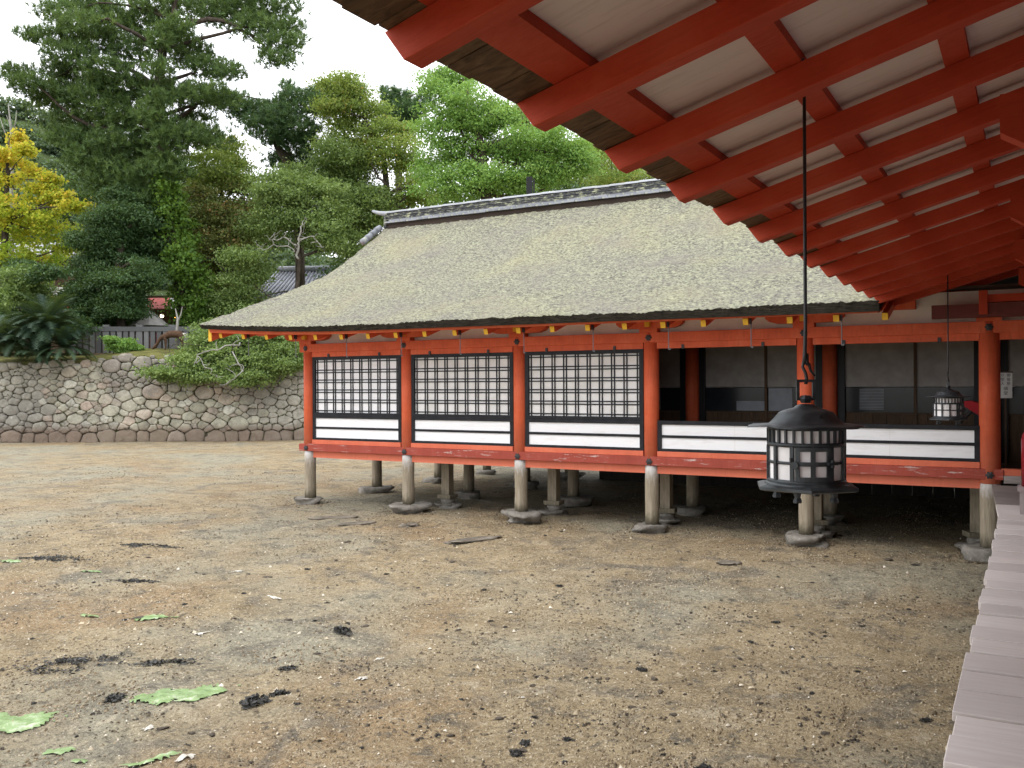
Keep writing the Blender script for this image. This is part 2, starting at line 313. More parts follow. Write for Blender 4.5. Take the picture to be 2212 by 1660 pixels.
def npmesh(name, verts, faces, tint=None, smooth=False):
    verts = np.asarray(verts, np.float32); faces = np.asarray(faces, np.int32); k = faces.shape[1]
    m = bpy.data.meshes.new(name); m.vertices.add(len(verts)); m.vertices.foreach_set('co', verts.ravel())
    m.loops.add(faces.size); m.loops.foreach_set('vertex_index', faces.ravel())
    m.polygons.add(len(faces)); m.polygons.foreach_set('loop_start', np.arange(len(faces), dtype=np.int32) * k)
    m.update(calc_edges=True)
    if tint is not None:
        a = m.attributes.new('tint', 'FLOAT', 'FACE'); a.data.foreach_set('value', np.asarray(tint, np.float32))
    if smooth: m.shade_smooth()
    m.validate(); return m
def add(name, mesh, mat, parent=None, loc=(0, 0, 0), rot=(0, 0, 0), scale=(1, 1, 1), bevel=0):
    if isinstance(mesh, MB): mesh = mesh.mesh(name)
    o = bpy.data.objects.new(name, mesh); col.objects.link(o)
    if mat is not None and len(mesh.materials) == 0: mesh.materials.append(M[mat])
    o.location = loc; o.rotation_euler = rot; o.scale = scale
    if parent is not None:
        o.parent = parent
        w = parent; L = Vector((0, 0, 0))
        while w is not None: L += Vector(w.location) if w.get('_abs', 1) else Vector(); w = None
        o.matrix_parent_inverse = pinv(parent)
    if bevel:
        b = o.modifiers.new('bevel', 'BEVEL'); b.width = bevel; b.segments = 2; b.limit_method = 'ANGLE'
    return o
_W = {}
def wmat(o):
    m = Matrix.LocRotScale(o.location, o.rotation_euler, o.scale)
    if o.parent is not None: m = wmat(o.parent) @ o.matrix_parent_inverse @ m
    return m
def pinv(o): return wmat(o).inverted()
def loc_add(name, mesh, mat, parent, loc=(0, 0, 0), rot=(0, 0, 0), scale=(1, 1, 1)):
    """child given in the parent's own coordinates"""
    o = add(name, mesh, mat, None, loc, rot, scale); o.parent = parent; return o
def thing(name, label, cat, loc=(0, 0, 0), rz=0, group=None):
    o = bpy.data.objects.new(name, None); col.objects.link(o); o.location = loc; o.rotation_euler = (0, 0, rz); o.empty_display_size = .2
    return tag(o, label, cat, group)
def tag(o, label=None, cat=None, group=None, kind=None):
    if label: o['label'] = label
    if cat: o['category'] = cat
    if group: o['group'] = group
    if kind: o['kind'] = kind
    return o
def smooth(o): o.data.shade_smooth(); return o
def lat(n, seed):
    return np.random.default_rng(seed).random((n, n))
def vnoise(x, y, seed=0, n=256):
    L = lat(n, seed); xi = np.floor(x).astype(int); yi = np.floor(y).astype(int); fx = x - xi; fy = y - yi
    fx = fx * fx * (3 - 2 * fx); fy = fy * fy * (3 - 2 * fy); a = xi % n; b = yi % n; a1 = (xi + 1) % n; b1 = (yi + 1) % n
    return (L[a, b] * (1 - fx) + L[a1, b] * fx) * (1 - fy) + (L[a, b1] * (1 - fx) + L[a1, b1] * fx) * fy
def fbm(x, y, oct=4, seed=0):
    s = 0; a = 1; t_ = 0
    for i in range(oct): s = s + a * vnoise(x * 2 ** i + 17.3 * i, y * 2 ** i + 9.1 * i, seed + i); t_ += a; a *= .55
    return s / t_ - .5

# ------------------------------------------------------------------ ground
def ground_h(x, y):
    x = np.asarray(x, float); y = np.asarray(y, float)
    h = .10 * fbm(x * .16 + 40, y * .16 + 40, 3, 3) + .05 * fbm(x * 1.1 + 90, y * 1.1 + 90, 3, 11)
    near = np.clip(1 - (np.hypot(x - CAM[0], y - CAM[1]) - 18) / 10, 0, 1)
    f = fbm(x * 5 + 100, y * 5 + 100, 3, 23)
    h = h + near * (.035 * f + .03 * np.clip(fbm(x * 2.6 + 50, y * 2.6 + 50, 2, 31) - .12, 0, 1) * 3)
    return h
def axis(lo, hi, step, far0, far1):
    a = list(np.arange(lo, hi, step)); s = step; x = lo; L = []
    while x > far0: s *= 1.16; x -= s; L.append(x)
    s = step; x = a[-1]; R_ = []
    while x < far1: s *= 1.16; x += s; R_.append(x)
    return np.array(L[::-1] + a + R_)
gx = axis(-12, .8, .04, -420, 420); gy = axis(-11.6, 1.0, .04, -420, 420)
X, Y = np.meshgrid(gx, gy, indexing='ij'); Z = ground_h(X, Y); Z = Z + np.random.default_rng(1).uniform(-.006, .006, Z.shape) * (np.hypot(X - CAM[0], Y - CAM[1]) < 16)
nx, ny = X.shape; idx = np.arange(nx * ny).reshape(nx, ny)
F = np.stack([idx[:-1, :-1], idx[1:, :-1], idx[1:, 1:], idx[:-1, 1:]], -1).reshape(-1, 4)
g = add('mud_flat', npmesh('mud_flat', np.stack([X, Y, Z], -1).reshape(-1, 3), F, smooth=True), 'mud'); tag(g, kind='structure')
GH = lambda x, y: float(ground_h(np.array([x]), np.array([y]))[0])

# ------------------------------------------------------------------ main hall
BAY = 2.4; PX = [-12 + BAY * i for i in range(6)]
hall = thing('shrine_hall', 'vermilion stilted shrine hall with mossy bark roof and white lattice panels', 'shrine hall', (-6, 2.3, 0))
e = lambda z_: EYE + z_
def cyl_mesh(r_, z0, z1, n=24):
    return MB().lathe([(0.0001, z0), (r_, z0), (r_, z1), (.0001, z1)], n).mesh('cyl')
# pillars and stilts
def stilt_mesh(r_, h, seed):
    rg = random.Random(seed); mb = MB()
    prof = [(.001, 0)] + [(r_ * (1 + rg.uniform(-.03, .03)), h * i / 6) for i in range(7)] + [(.001, h)]
    mb.lathe(prof, 20); m = mb.mesh('stilt'); m.shade_smooth(); return m
def rock_mesh(sx, sy, sz, seed, n=22, rough=.24, flat=True):
    rg = np.random.default_rng(seed); mb = MB(); rings = 9
    ph = [(i / (rings)) for i in range(rings + 1)]
    v = []
    for i, p in enumerate(ph):
        th = math.pi * p
        rr = math.sin(th) ** .4 if 0 < p < 1 else .02; zz_ = math.cos(th)
        if flat: zz_ = max(-1, min(.8, zz_ * 1.5))
        for k in range(n):
            a = 2 * math.pi * k / n; q = 1 + rough * (vnoise(np.array([math.cos(a) * 1.3 + 7 + seed]), np.array([math.sin(a) * 1.3 + i * .55 + 5]), seed)[0] - .5) * 2 + rg.uniform(-.05, .05) - (.14 if zz_ < -.2 else 0)
            v.append((sx * rr * math.cos(a) * q, sy * rr * math.sin(a) * q, sz * zz_ + .012 * rg.uniform(-1, 1) * min(1, sz / .1)))
    fs = []
    for i in range(rings):
        for k in range(n): a0 = i * n + k; a1 = i * n + (k + 1) % n; fs.append((a0 + n, a1 + n, a1, a0))
    mb.add(v, fs); m = mb.mesh('rock'); m.shade_smooth(); return m
PY = [.12, 2.32, 4.65, 6.9]
pm = cyl_mesh(.122, 1.09, 3.2); pm.shade_smooth(); 
pm2 = cyl_mesh(.13, 1.03, 3.2); pm2.shade_smooth()
for j, py in enumerate(PY):
    for i, px in enumerate(PX + ([2.4] if j else [])):
        if j > 1 and i > 1: continue
        xo = -.06 if j == 1 else 0
        add('pillar', pm2 if i == 5 else pm, 'red', hall, (px + xo, py, 0))
        gz = GH(px, py)
        top = .12 + .03 * ((i * 7 + j * 3) % 3)
        add('stilt', stilt_mesh(.112 if i < 5 else .125, 1.08 - (gz + top), i + 10 * j), 'stilt', hall, (px + xo, py, gz + top))
        s = .30 + .05 * ((i * 5 + j) % 3)
        add('foundation_stone', rock_mesh(s, s * .78, .10, 40 + i + 7 * j, rough=.42), 'footing', hall, (px + xo + .04 * ((i % 3) - 1), py - .02, gz + top - .078), (0, 0, i * 1.3 + j))
# square struts on small block stacks between the rows
for i, px in enumerate([-9.3, -7.0, -4.87, -2.42, -.2]):
    py = .98; gz = GH(px, py)
    add('floor_strut', MB().box(-.085, .085, -.085, .085, gz + .26, 1.08), 'stilt', hall, (px, py, 0))
    add('strut_block', MB().box(-.15, .15, -.14, .14, gz + .19, gz + .26), 'stilt', hall, (px, py, 0), (0, 0, .1 * i))
    add('strut_block', rock_mesh(.13, .13, .07, 90 + i), 'footing', hall, (px, py, gz + .13))
    add('strut_block', rock_mesh(.30, .2, .06, 95 + i, rough=.3), 'footing', hall, (px, py, gz + .04), (0, 0, i))
# beams
XL, XR = -12.19, .16
add('lower_tie_beam', MB().box(XL, XR, 0.0, .07, 1.087, 1.228), 'red_dull', hall, bevel=.006)
add('upper_tie_beam', MB().box(XL + .03, 3.0, 0.0, .07, 3.042, 3.2), 'red', hall, bevel=.006)
add('end_tie_beam', MB().box(-12.19, -12.12, .072, 9.2, 1.087, 1.228), 'red_dull', hall)
add('end_tie_beam', MB().box(-12.17, -12.10, .072, 9.2, 3.042, 3.2), 'red', hall)
add('floor_beam', MB().box(-12.0, .0, .085, .2, .955, 1.086), 'red', hall)
for py in PY[1:3]: add('floor_joist', MB().box(-12.0, 2.4, py - .06, py + .06, .93, 1.085), 'stilt', hall)
for px in PX[1:]: add('floor_joist', MB().box(px - .05, px + .05, .21, 9.0, .96, 1.07), 'stilt', hall)
for k in range(9):
    add('floor_plank', MB().box(-12.0, 3.0, .205 + k * .26, .46 + k * .26, 1.088, 1.13), 'floor', hall)
add('floor_slab', MB().box(-12.0, 3.0, 2.56, 9.1, 1.088, 1.13), 'floor', hall)
# bolt covers (six petal)
def petal_mesh(r_):
    mb = MB(); n = 36; v = [(0, -.02, 0)]
    for k in range(n):
        a = 2 * math.pi * k / n; q = r_ * (1 + .16 * math.cos(6 * a)); v.append((q * math.cos(a), -.012, q * math.sin(a)))
    for k in range(n):
        a = 2 * math.pi * k / n; q = r_ * (1 + .16 * math.cos(6 * a)); v.append((q * math.cos(a), .004, q * math.sin(a)))
    f = [(0, 1 + k, 1 + (k + 1) % n) for k in range(n)] + [(1 + k, 1 + n + k, 1 + n + (k + 1) % n, 1 + (k + 1) % n) for k in range(n)]
    return mb.add(v, f).mesh('petal')
pt = petal_mesh(.047)
for px in PX:
    for zz_ in (3.118, 1.147): add('flower_bolt_cover', pt, 'black_iron', hall, (px, -.004, zz_))
# bays
bar_v = {}
def bays():
    for i in range(5):
        x0, x1 = PX[i] + .118, PX[i + 1] - .118
        full = i < 3
        add('lintel', MB().box(x0, x1, .05, .16, 2.945, 3.043), 'red', hall)
        add('sill', MB().box(x0, x1, .04, .17, 1.229, 1.312), 'red', hall, bevel=.005)
        # lower panel
        fr = thing_part('low_panel', x0, x1)
        zt, zb = 1.80, 1.313
        f = add('low_panel', MB().box(x0, x1, .085, .1, zb, zt), 'white', hall)
        add('frame_rail', MB().box(x0, x1, .06, .13, zt - .062, zt), 'black', f)
        add('frame_rail', MB().box(x0, x1, .06, .13, zb, zb + .043), 'black', f)
        add('frame_rail', MB().box(x0 + .06, x1 - .06, .066, .11, 1.529, 1.571), 'black', f)
        add('frame_stile', MB().box(x0, x0 + .066, .061, .129, zb + .043, zt - .062), 'black', f)
        add('frame_stile', MB().box(x1 - .066, x1, .061, .129, zb + .043, zt - .062), 'black', f)
        for q in (.2, .775): add('hinge_plate', MB().box(x0 + (x1 - x0) * q - .02, x0 + (x1 - x0) * q + .02, .03, .052, 2.93, 3.0), 'black_iron', hall)
        if not full: continue
        zb2, zt2 = 1.803, 2.943
        s = add('lattice_shutter', MB().box(x0, x1, .10, .115, zb2, zt2), 'white' if i == 0 else 'paper', hall)
        add('frame_rail', MB().box(x0, x1, .06, .13, zt2 - .062, zt2), 'black', s)
        add('frame_rail', MB().box(x0, x1, .06, .13, zb2, zb2 + .048), 'black', s)
        add('frame_stile', MB().box(x0, x0 + .07, .061, .129, zb2 + .048, zt2 - .062), 'black', s)
        add('frame_stile', MB().box(x1 - .07, x1, .061, .129, zb2 + .048, zt2 - .062), 'black', s)
        a0, a1, b0, b1 = x0 + .07, x1 - .07, zb2 + .048, zt2 - .062
        n = 9; pitch = (a1 - a0 - .06) / n
        vm = MB().box(-.0095, .0095, .084, .0985, b0, b1).mesh('bar'); hm = MB().box(a0, a1, .080, .0965, -.0095, .0095).mesh('bar')
        for k in range(n + 1):
            xx = a0 + .03 + k * pitch
            for d in ((-.026, .026) if 0 < k < n else ((.012,) if k == 0 else (-.012,))): add('lattice_bar', vm, 'black', s, (xx + d, 0, 0))
        m = 5; pz = (b1 - b0 - .06) / m
        for k in range(m + 1):
            z_ = b0 + .03 + k * pz
            for d in ((-.025, .025) if 0 < k < m else ((.006,) if k == 0 else (-.006,))): add('lattice_bar', hm, 'black', s, (0, 0, z_ + d))
def thing_part(*a): return None
bays()
# panel seams in the open bays
for xs in (-3.45, -1.25): add('panel_seam', MB().box(xs, xs + .006, .0835, .09, 1.356, 1.738), 'paper', hall)
# wall above tie beam, brackets, purlin, rafters
add('plaster_band', MB().box(-11.98, 3.0, .13, .16, 3.2, 3.62), 'plaster', hall)
bmb = MB(); L_ = .56
prof = [(-L_, 3.40), (-L_, 3.345), (-L_ + .06, 3.295), (-L_ + .16, 3.268), (-.2, 3.262), (.2, 3.262), (L_ - .16, 3.268), (L_ - .06, 3.295), (L_, 3.345), (L_, 3.40)]
n_ = len(prof); bmb.add([(x, -.06, z_) for x, z_ in prof] + [(x, .06, z_) for x, z_ in prof], [tuple(range(n_)), tuple(range(2 * n_ - 1, n_ - 1, -1))] + [(k, k + n_, (k + 1) % n_ + n_, (k + 1) % n_) for k in range(n_)])
brk = bmb.mesh('bracket')
blk = MB().box(-.15, .15, -.09, .09, 3.2, 3.26).mesh('block'); nub = MB().box(-.04, .04, -.13, -.065, 3.29, 3.375).mesh('nub')
for px in PX:
    add('bracket_arm', brk, 'red', hall, (px, .06, 0)); add('bearing_block', blk, 'red', hall, (px, .07, 0)); add('bracket_tip', nub, 'yellow', hall, (px, .06, 0))
add('eave_purlin', MB().box(-13.3, -.9, -.02, .12, 3.402, 3.53), 'red', hall)
RS = .30; ra = math.atan(RS)
RY0 = -1.0
def eave_lift(x, y):
    x = np.asarray(x, float); y = np.asarray(y, float)
    return .15 * np.clip((-9.5 - x) / 4.1, 0, 1) ** 2 * np.clip(1 - (y + 1.25) / 3.5, 0, 1)
raf = MB().box(-.037, .037, 0, 2.4, 0, .095).mesh('rafter'); cap = MB().box(-.0375, .0375, -.005, 0, 0.001, .094).mesh('cap')
RX = [-11.445 + .605 * k for k in range(-3, 18)]
rod = MB().tube([(0, 0, 0), (0, 0, -.36)], .0075, 6).tube([(0, 0, -.355), (.028, -.012, -.36)], .007, 6).tube([(.028, -.012, -.365), (.028, -.012, -.338)], .006, 6).mesh('rod')
clp = MB().box(-.012, .012, -.03, .03, -.03, .045).mesh('clip')
for k, x in enumerate(RX):
    lz = float(eave_lift(x, -1.0))
    r_ = add('rafter', raf, 'red', hall, (x, RY0, e(.80) + lz), (ra, 0, 0))
    add('end_cap', cap, 'yellow', r_, (x, RY0, e(.80) + lz), (ra, 0, 0))
    if k % 2 == 1 or k == 3:
        if x < -1.5:
            h_ = add('hanging_hook', rod, 'iron', hall, (x + .055, -.93, e(.845) + lz)); add('hook_clip', clp, 'black_iron', h_, (x + .048, -.93, e(.845) + lz))
# barge rafter at the left end
def slab(x0, x1, ys, zs, th):
    mb = MB(); n = len(ys); v = []
    for x in (x0, x1):
        for y, z_ in zip(ys, zs): v.append((x, y, z_))
        for y, z_ in zip(ys, zs): v.append((x, y, z_ - th))
    f = []
    for i in range(n - 1):
        f += [(i, i + 1, n + i + 1, n + i), (2 * n + i + 1, 2 * n + i, 3 * n + i, 3 * n + i + 1), (i, 2 * n + i, 2 * n + i + 1, i + 1), (n + i, n + i + 1, 3 * n + i + 1, 3 * n + i)]
    f += [(0, n, 3 * n, 2 * n), (n - 1, 3 * n - 1, 4 * n - 1, 2 * n - 1)]
    return mb.add(v, f)
KY = np.array([-1.27, -.9, -.18, 1.0, 2.5, 3.25, 3.8, 4.32]); KZ = np.array([1.035, 1.185, 1.47, 1.93, 2.62, 3.11, 3.50, 3.88]) + EYE
def catmull(xs, K, V):
    xs = np.asarray(xs, float); m = np.gradient(V, K); i = np.clip(np.searchsorted(K, xs) - 1, 0, len(K) - 2); h = K[i + 1] - K[i]; t_ = (xs - K[i]) / h
    return (2 * t_**3 - 3 * t_**2 + 1) * V[i] + (t_**3 - 2 * t_**2 + t_) * h * m[i] + (-2 * t_**3 + 3 * t_**2) * V[i + 1] + (t_**3 - t_**2) * h * m[i + 1]
RIDGE_Y = 4.5
def roof_z(y):
    y = np.asarray(y, float); yy = np.where(y > RIDGE_Y, 2 * RIDGE_Y - y, y); return catmull(np.clip(yy, -1.27, 4.32), KY, KZ) + np.clip(yy - 4.32, 0, 1) * .7
ys = np.linspace(-1.05, 4.4, 16); bl = eave_lift(np.full(16, -13.5), ys)
zb_ = np.where(ys < 0, 0, 0) + roof_z(ys) + bl - .16 - .03 * np.clip((ys + 1) / 3, 0, 1)
bg_ = add('barge_board', slab(-13.55, -13.47, ys, zb_, .24), 'red', hall)
add('end_cap', MB().box(-13.552, -13.468, -1.058, -1.05, zb_[0] - .239, zb_[0] - .001), 'yellow', bg_)
# eave boards: red fascia above rafters, boarding
def xsweep(x0, x1, fn, n=60):
    """sweep a y,z quad given by fn(x) -> 4 (y,z)"""
    mb = MB(); xs = np.linspace(x0, x1, n)
    for i, x in enumerate(xs): mb.v += [(x, y, z_) for y, z_ in fn(x)]
    for i in range(n - 1):
        for k in range(4): a0 = i * 4 + k; a1 = i * 4 + (k + 1) % 4; mb.f.append((a0, a0 + 4, a1 + 4, a1))
    mb.f += [(0, 1, 2, 3), (4 * n - 1, 4 * n - 2, 4 * n - 3, 4 * n - 4)]
    return mb
lf = lambda x: float(eave_lift(x, -1.1))
add('eave_fascia', xsweep(-13.46, -1.23, lambda x: [(-1.10, e(.892) + lf(x)), (-.98, e(.90) + lf(x)), (-.98, e(.975) + lf(x)), (-1.12, e(.968) + lf(x))]), 'red', hall)
add('eave_boarding', xsweep(-13.4, -1.21, lambda x: [(-.98, e(.91) + lf(x)), (1.3, e(1.588) + lf(x) * .3), (1.3, e(1.62) + lf(x) * .3), (-.98, e(.94) + lf(x))]), 'red', hall)
add('eave_underlayer', xsweep(-13.50, -1.21, lambda x: [(-1.20, e(.955) + lf(x)), (-1.05, e(.977) + lf(x)), (-1.05, e(1.06) + lf(x)), (-1.24, e(.99) + lf(x))]), 'bark_edge', hall)
# thatch body
nx_, ny_ = 400, 190
yv = np.concatenate([np.linspace(-1.27, 4.5, 150), np.linspace(4.6, 10.27, 40)])
verge = lambda y: -13.58 + .30 * np.clip((y + 1.27) / 5.6, 0, 1) ** 1.2
U_ = np.linspace(0, 1, nx_)
YY = np.tile(yv, (nx_, 1)); v0 = verge(np.where(YY > RIDGE_Y, 2 * RIDGE_Y - YY, YY)); xr = np.where(YY < -.5, -1.2, np.clip(-1.2 + (roof_z(YY) - EYE - 1.33) / .285, -1.2, 3.0)); XX = v0 + (xr - v0) * U_[:, None]
ZZ = roof_z(YY) + eave_lift(XX, np.where(YY > RIDGE_Y, 2 * RIDGE_Y - YY, YY))
dn = .05 * fbm(XX * .9 + 50, YY * .9 + 50, 3, 5) + .03 * fbm(XX * 7 + 80, YY * 7 + 80, 2, 8) + .022 * (np.random.default_rng(3).random(XX.shape) - .5)
ZT = ZZ + dn; YT = YY - .02 * fbm(XX * 5, YY * 5, 2, 9) * 2
top = np.stack([XX, YT, ZT], -1)
thk = .085 + .05 * np.clip((XX + 13.6) / 12, 0, 1)
bot = np.stack([XX + .02 * (1 - U_[:, None]), YY + .06 * np.clip(-YY, 0, 1), ZZ - thk], -1)
N = nx_ * len(yv); id0 = np.arange(N).reshape(nx_, len(yv)); id1 = id0 + N
def quads(I, flip=False):
    q = np.stack([I[:-1, :-1], I[1:, :-1], I[1:, 1:], I[:-1, 1:]], -1).reshape(-1, 4); return q[:, ::-1] if flip else q
def strip(a, b): return np.stack([a[:-1], a[1:], b[1:], b[:-1]], -1)
Fs = np.concatenate([quads(id0), quads(id1, True), strip(id1[:, 0], id0[:, 0]), strip(id0[:, -1], id1[:, -1]), strip(id0[0], id1[0]), strip(id1[-1], id0[-1])])
rm = npmesh('roof', np.concatenate([top.reshape(-1, 3), bot.reshape(-1, 3)]), Fs, smooth=False)
rm.materials.append(M['moss']); rm.materials.append(M['bark_edge'])
nt_ = len(quads(id0)); mi = np.ones(len(Fs), np.int32); mi[:nt_] = 0; rm.polygons.foreach_set('material_index', mi)
sm = np.zeros(len(Fs), bool); sm[:nt_] = True; rm.polygons.foreach_set('use_smooth', sm)
roof = add('bark_roof', rm, None, hall)
# ridge
RX0 = -13.24; ry = RIDGE_Y
add('ridge_board', MB().box(RX0 + .05, 3, ry - .27, ry + .27, e(3.74), e(3.93)), 'ridge_wood', roof)
tl = MB().box(0, .315, -.33, .33, 0, .038).mesh('tile'); tl2 = MB().box(0, .315, -.305, .305, 0, .036).mesh('tile')
x = RX0
ci = 0
while x < .6:
    jz = rng.uniform(-.004, .004)
    add('ridge_tile', tl, 'tile', roof, (x, ry + rng.uniform(-.008, .008), e(3.933) + jz)); add('ridge_tile', tl2, 'tile', roof, (x + .12, ry + rng.uniform(-.006, .006), e(3.976) + jz)); x += .322
for k in range(4): add('tile_course', MB().box(RX0 + .02, .6, ry - .27 + .012 * (k % 2), ry + .27 - .012 * (k % 2), e(4.018 + .042 * k), e(4.052 + .042 * k)), 'tile_lichen', roof)
add('tile_core', MB().box(RX0 + .05, .6, ry - .24, ry + .24, e(3.935), e(4.18)), 'tile_lichen', roof)
ct = MB(); nn = 10
for xx in (0, .335):
    for k in range(nn + 1):
        a = math.pi * k / nn; rr = 1 if xx == 0 else .96; ct.v.append((xx, -.29 * math.cos(a) * rr, .085 * math.sin(a) * rr))
ct.f = [(k, k + 1, nn + 2 + k, nn + 1 + k) for k in range(nn)] + [tuple(range(nn + 1)), tuple(range(2 * nn + 1, nn, -1))]
ctm = ct.mesh('cap_tile')
x = RX0
while x < .6: add('cap_tile', ctm, 'tile', roof, (x, ry, e(4.186) + rng.uniform(-.006, .006)), (0, 0, rng.uniform(-.01, .01))); x += .33
horn = MB().tube([(RX0 + .25, ry, e(4.215)), (RX0, ry, e(4.215)), (RX0 - .22, ry, e(4.235)), (RX0 - .44, ry, e(4.28)), (RX0 - .62, ry, e(4.345))], [.075, .075, .065, .05, .03], 10)
smooth(add('ridge_horn', horn, 'tile', roof))
add('ridge_end_tile', MB().box(RX0 - .05, RX0 + .02, ry - .30, ry + .30, e(3.82), e(4.16)), 'tile_lichen', roof, bevel=.02)
for k in range(4): smooth(add('verge_tile', MB().tube([(RX0 - .10 - .03 * k, ry - .36 - .14 * k, e(3.83 - .11 * k)), (RX0 - .12 - .03 * k, ry - .5 - .14 * k, e(3.74 - .11 * k))], [.075, .085], 8), 'tile', roof))
# gable wall and inner walls
add('gable_wall', MB().add([(-12.1, .2, 3.2), (-12.1, 9.0, 3.2), (-12.1, 4.6, 6.0)], [(0, 1, 2)]), 'plaster', hall)
add('side_wall', MB().box(-11.98, -11.92, .25, 9.0, 1.13, 3.2), 'plaster', hall)
add('back_wall', MB().box(-12, 3, 9.05, 9.12, 1.13, 3.6), 'plaster', hall)
add('right_wall', MB().box(3.0, 3.06, .2, 9.0, 1.13, 3.6), 'plaster', hall)
add('inner_ceiling', MB().box(-11.9, 3, .2, 9.0, 3.66, 3.7), 'floor', hall)
for k in range(30): add('back_shade_board', MB().box(-8.9 + k * .4, -8.505 + k * .4, 7.2, 7.23, -.1, 1.08), 'under_shade', hall)  # boards added at the back to keep the space under the floor dark
add('side_shade_panel', MB().box(3.0, 3.05, -.05, 9.0, -.05, 1.085), 'under_shade', hall)  # added panel, shuts out light under the floor from the right
# screens of the inner row (Y about 2.3)
IY = 2.38
IPX = [-4.86, -2.46, -.06]
for i, px in enumerate([-9.66, -7.26] + IPX):
    add('jamb', MB().box(px - .235, px - .125, IY - .05, IY + .04, 1.13, 3.2), 'inner_black', hall); add('jamb', MB().box(px + .125, px + .235, IY - .05, IY + .04, 1.13, 3.2), 'inner_black', hall)
for i, px in enumerate([-7.26] + IPX):
    a, b = px + .235, px + 2.4 - .235; c_ = a + (b - a) * .56
    for q0, q1 in ((a, c_ - .012), (c_ + .012, b)):
        add('upper_screen', MB().box(q0, q1, IY, IY + .03, e(-.085), 3.2), 'curtain', hall)
        w = add('window', MB().box(q0, q1, IY + .02, IY + .035, e(-.51), e(-.095)), 'glass_dark', hall)
        mid = q0 + (q1 - q0) * .52
        if q0 == a and i == 1: add('blind', MB().box(mid, q1 - .02, IY + .008, IY + .018, e(-.50), e(-.33)), 'glass_pale', w)
        if q0 != a: add('blind', MB().box(q0 + .03, mid, IY + .008, IY + .018, e(-.50), e(-.105)), 'glass_pale', w) if i < 2 else None
        add('window_rail', MB().box(q0, q1, IY - .012, IY + .02, e(-.535), e(-.508)), 'wainscot', hall)
        nb = 5
        for k in range(nb):
            bw = (q1 - q0) / nb; add('wainscot_board', MB().box(q0 + bw * k + .003, q0 + bw * (k + 1) - .003, IY, IY + .025, 1.13, e(-.537)), 'wainscot', hall)
    add('mullion', MB().box(c_ - .022, c_ + .022, IY - .03, IY + .01, 1.13, 3.2), 'wainscot', hall)
for k in range(14): add('blind_slat', MB().box(-2.0, -1.62, IY + .002, IY + .007, e(-.46 + .025 * k), e(-.447 + .025 * k)), 'glass_pale', hall)
# passage right of the corner pillar
add('sill', MB().box(.135, 3.0, .02, .15, 1.15, 1.235), 'red', hall); add('platform_edge', MB().box(.165, 3.0, -.02, .06, 1.05, 1.149), 'platform', hall)
add('lintel', MB().box(.12, 3.0, .05, .16, 2.95, 3.043), 'red', hall)

# ------------------------------------------------------------------ corridor roof above the camera
cor = thing('corridor_roof', 'vermilion corridor roof overhead with thick rafters and white soffit boards', 'corridor roof', (.9, -6, 1.03))
CS = .285; ca = math.atan(CS); TX = -1.2
cz = lambda x, off=0: e(1.0) + CS * (x - TX) + off
cr = MB(); Lr = 4.2; hh = .118
cr.add([(0, -.049, 0), (Lr, -.049, 0), (Lr, .049, 0), (0, .049, 0), (-.045, -.049, hh), (Lr, -.049, hh), (Lr, .049, hh), (-.045, .049, hh)], [(3, 2, 1, 0), (4, 5, 6, 7), (0, 1, 5, 4), (1, 2, 6, 5), (2, 3, 7, 6), (3, 0, 4, 7)])
crm = cr.mesh('rafter')
RYs = [-11.349 + .8443 * k for k in range(-8, 15)]
for y in RYs:
    add('rafter', crm, 'red_shaded', cor, (TX, y, e(1.0)), (0, -ca, rng.uniform(-.003, .003)), bevel=.004)
Y0, Y1 = -20.0, .55
HV = hh / math.cos(ca)
def roofstrip(x0, x1, o0, o1, y0=Y0, y1=Y1):
    return MB().add([(x0, y0, cz(x0, o0)), (x1, y0, cz(x1, o0)), (x1, y1, cz(x1, o0)), (x0, y1, cz(x0, o0)), (x0, y0, cz(x0, o1)), (x1, y0, cz(x1, o1)), (x1, y1, cz(x1, o1)), (x0, y1, cz(x0, o1))],
                    [(3, 2, 1, 0), (4, 5, 6, 7), (0, 1, 5, 4), (1, 2, 6, 5), (2, 3, 7, 6), (3, 0, 4, 7)])
bats = [(-1.112, -.96), (-.472, -.362), (.128, .232), (.73, .84), (1.33, 1.44), (1.93, 2.04), (2.55, 2.65)]
for a, b in bats: add('cross_batten', roofstrip(a, b, HV + .001, HV + .045), 'red_shaded', cor)
# white boards between battens, one per rafter gap and row, in two planks
for i in range(len(RYs) - 1):
    y0, y1 = RYs[i] + .0, RYs[i + 1]
    for j in range(len(bats) - 1):
        ym = y0 + (y1 - y0) * (.52 + .06 * ((i * 3 + j) % 3 - 1))
        if y1 < -14: 
            add('soffit_board', roofstrip(bats[j][0], bats[j + 1][0] - .003, HV + .046, HV + .06, y0, y1 - .002), 'soffit', cor); continue
        dz = .003 * ((i + j) % 2)
        add('soffit_board', roofstrip(bats[j][0], bats[j + 1][0] - .003, HV + .046 + dz, HV + .062 + dz, y0 + .001, ym - .003), 'soffit', cor)
        add('soffit_board', roofstrip(bats[j][0], bats[j + 1][0] - .003, HV + .049 - dz, HV + .062, ym + .002, y1 - .001), 'soffit', cor)
# bare eave boards
y = Y0; k = 0
while y < Y1:
    w_ = random.uniform(.13, .24); j = random.uniform(-.012, .012)
    add('eave_board', roofstrip(-1.275 + j, -1.105, HV + .002 + .003 * (k % 2), HV + .05, y, y + w_ - .004), 'soffit_wood', cor); y += w_; k += 1
th = roofstrip(-1.29, 3.1, HV + .066, HV + .24)
add('roof_bark', th, 'bark_edge', cor)
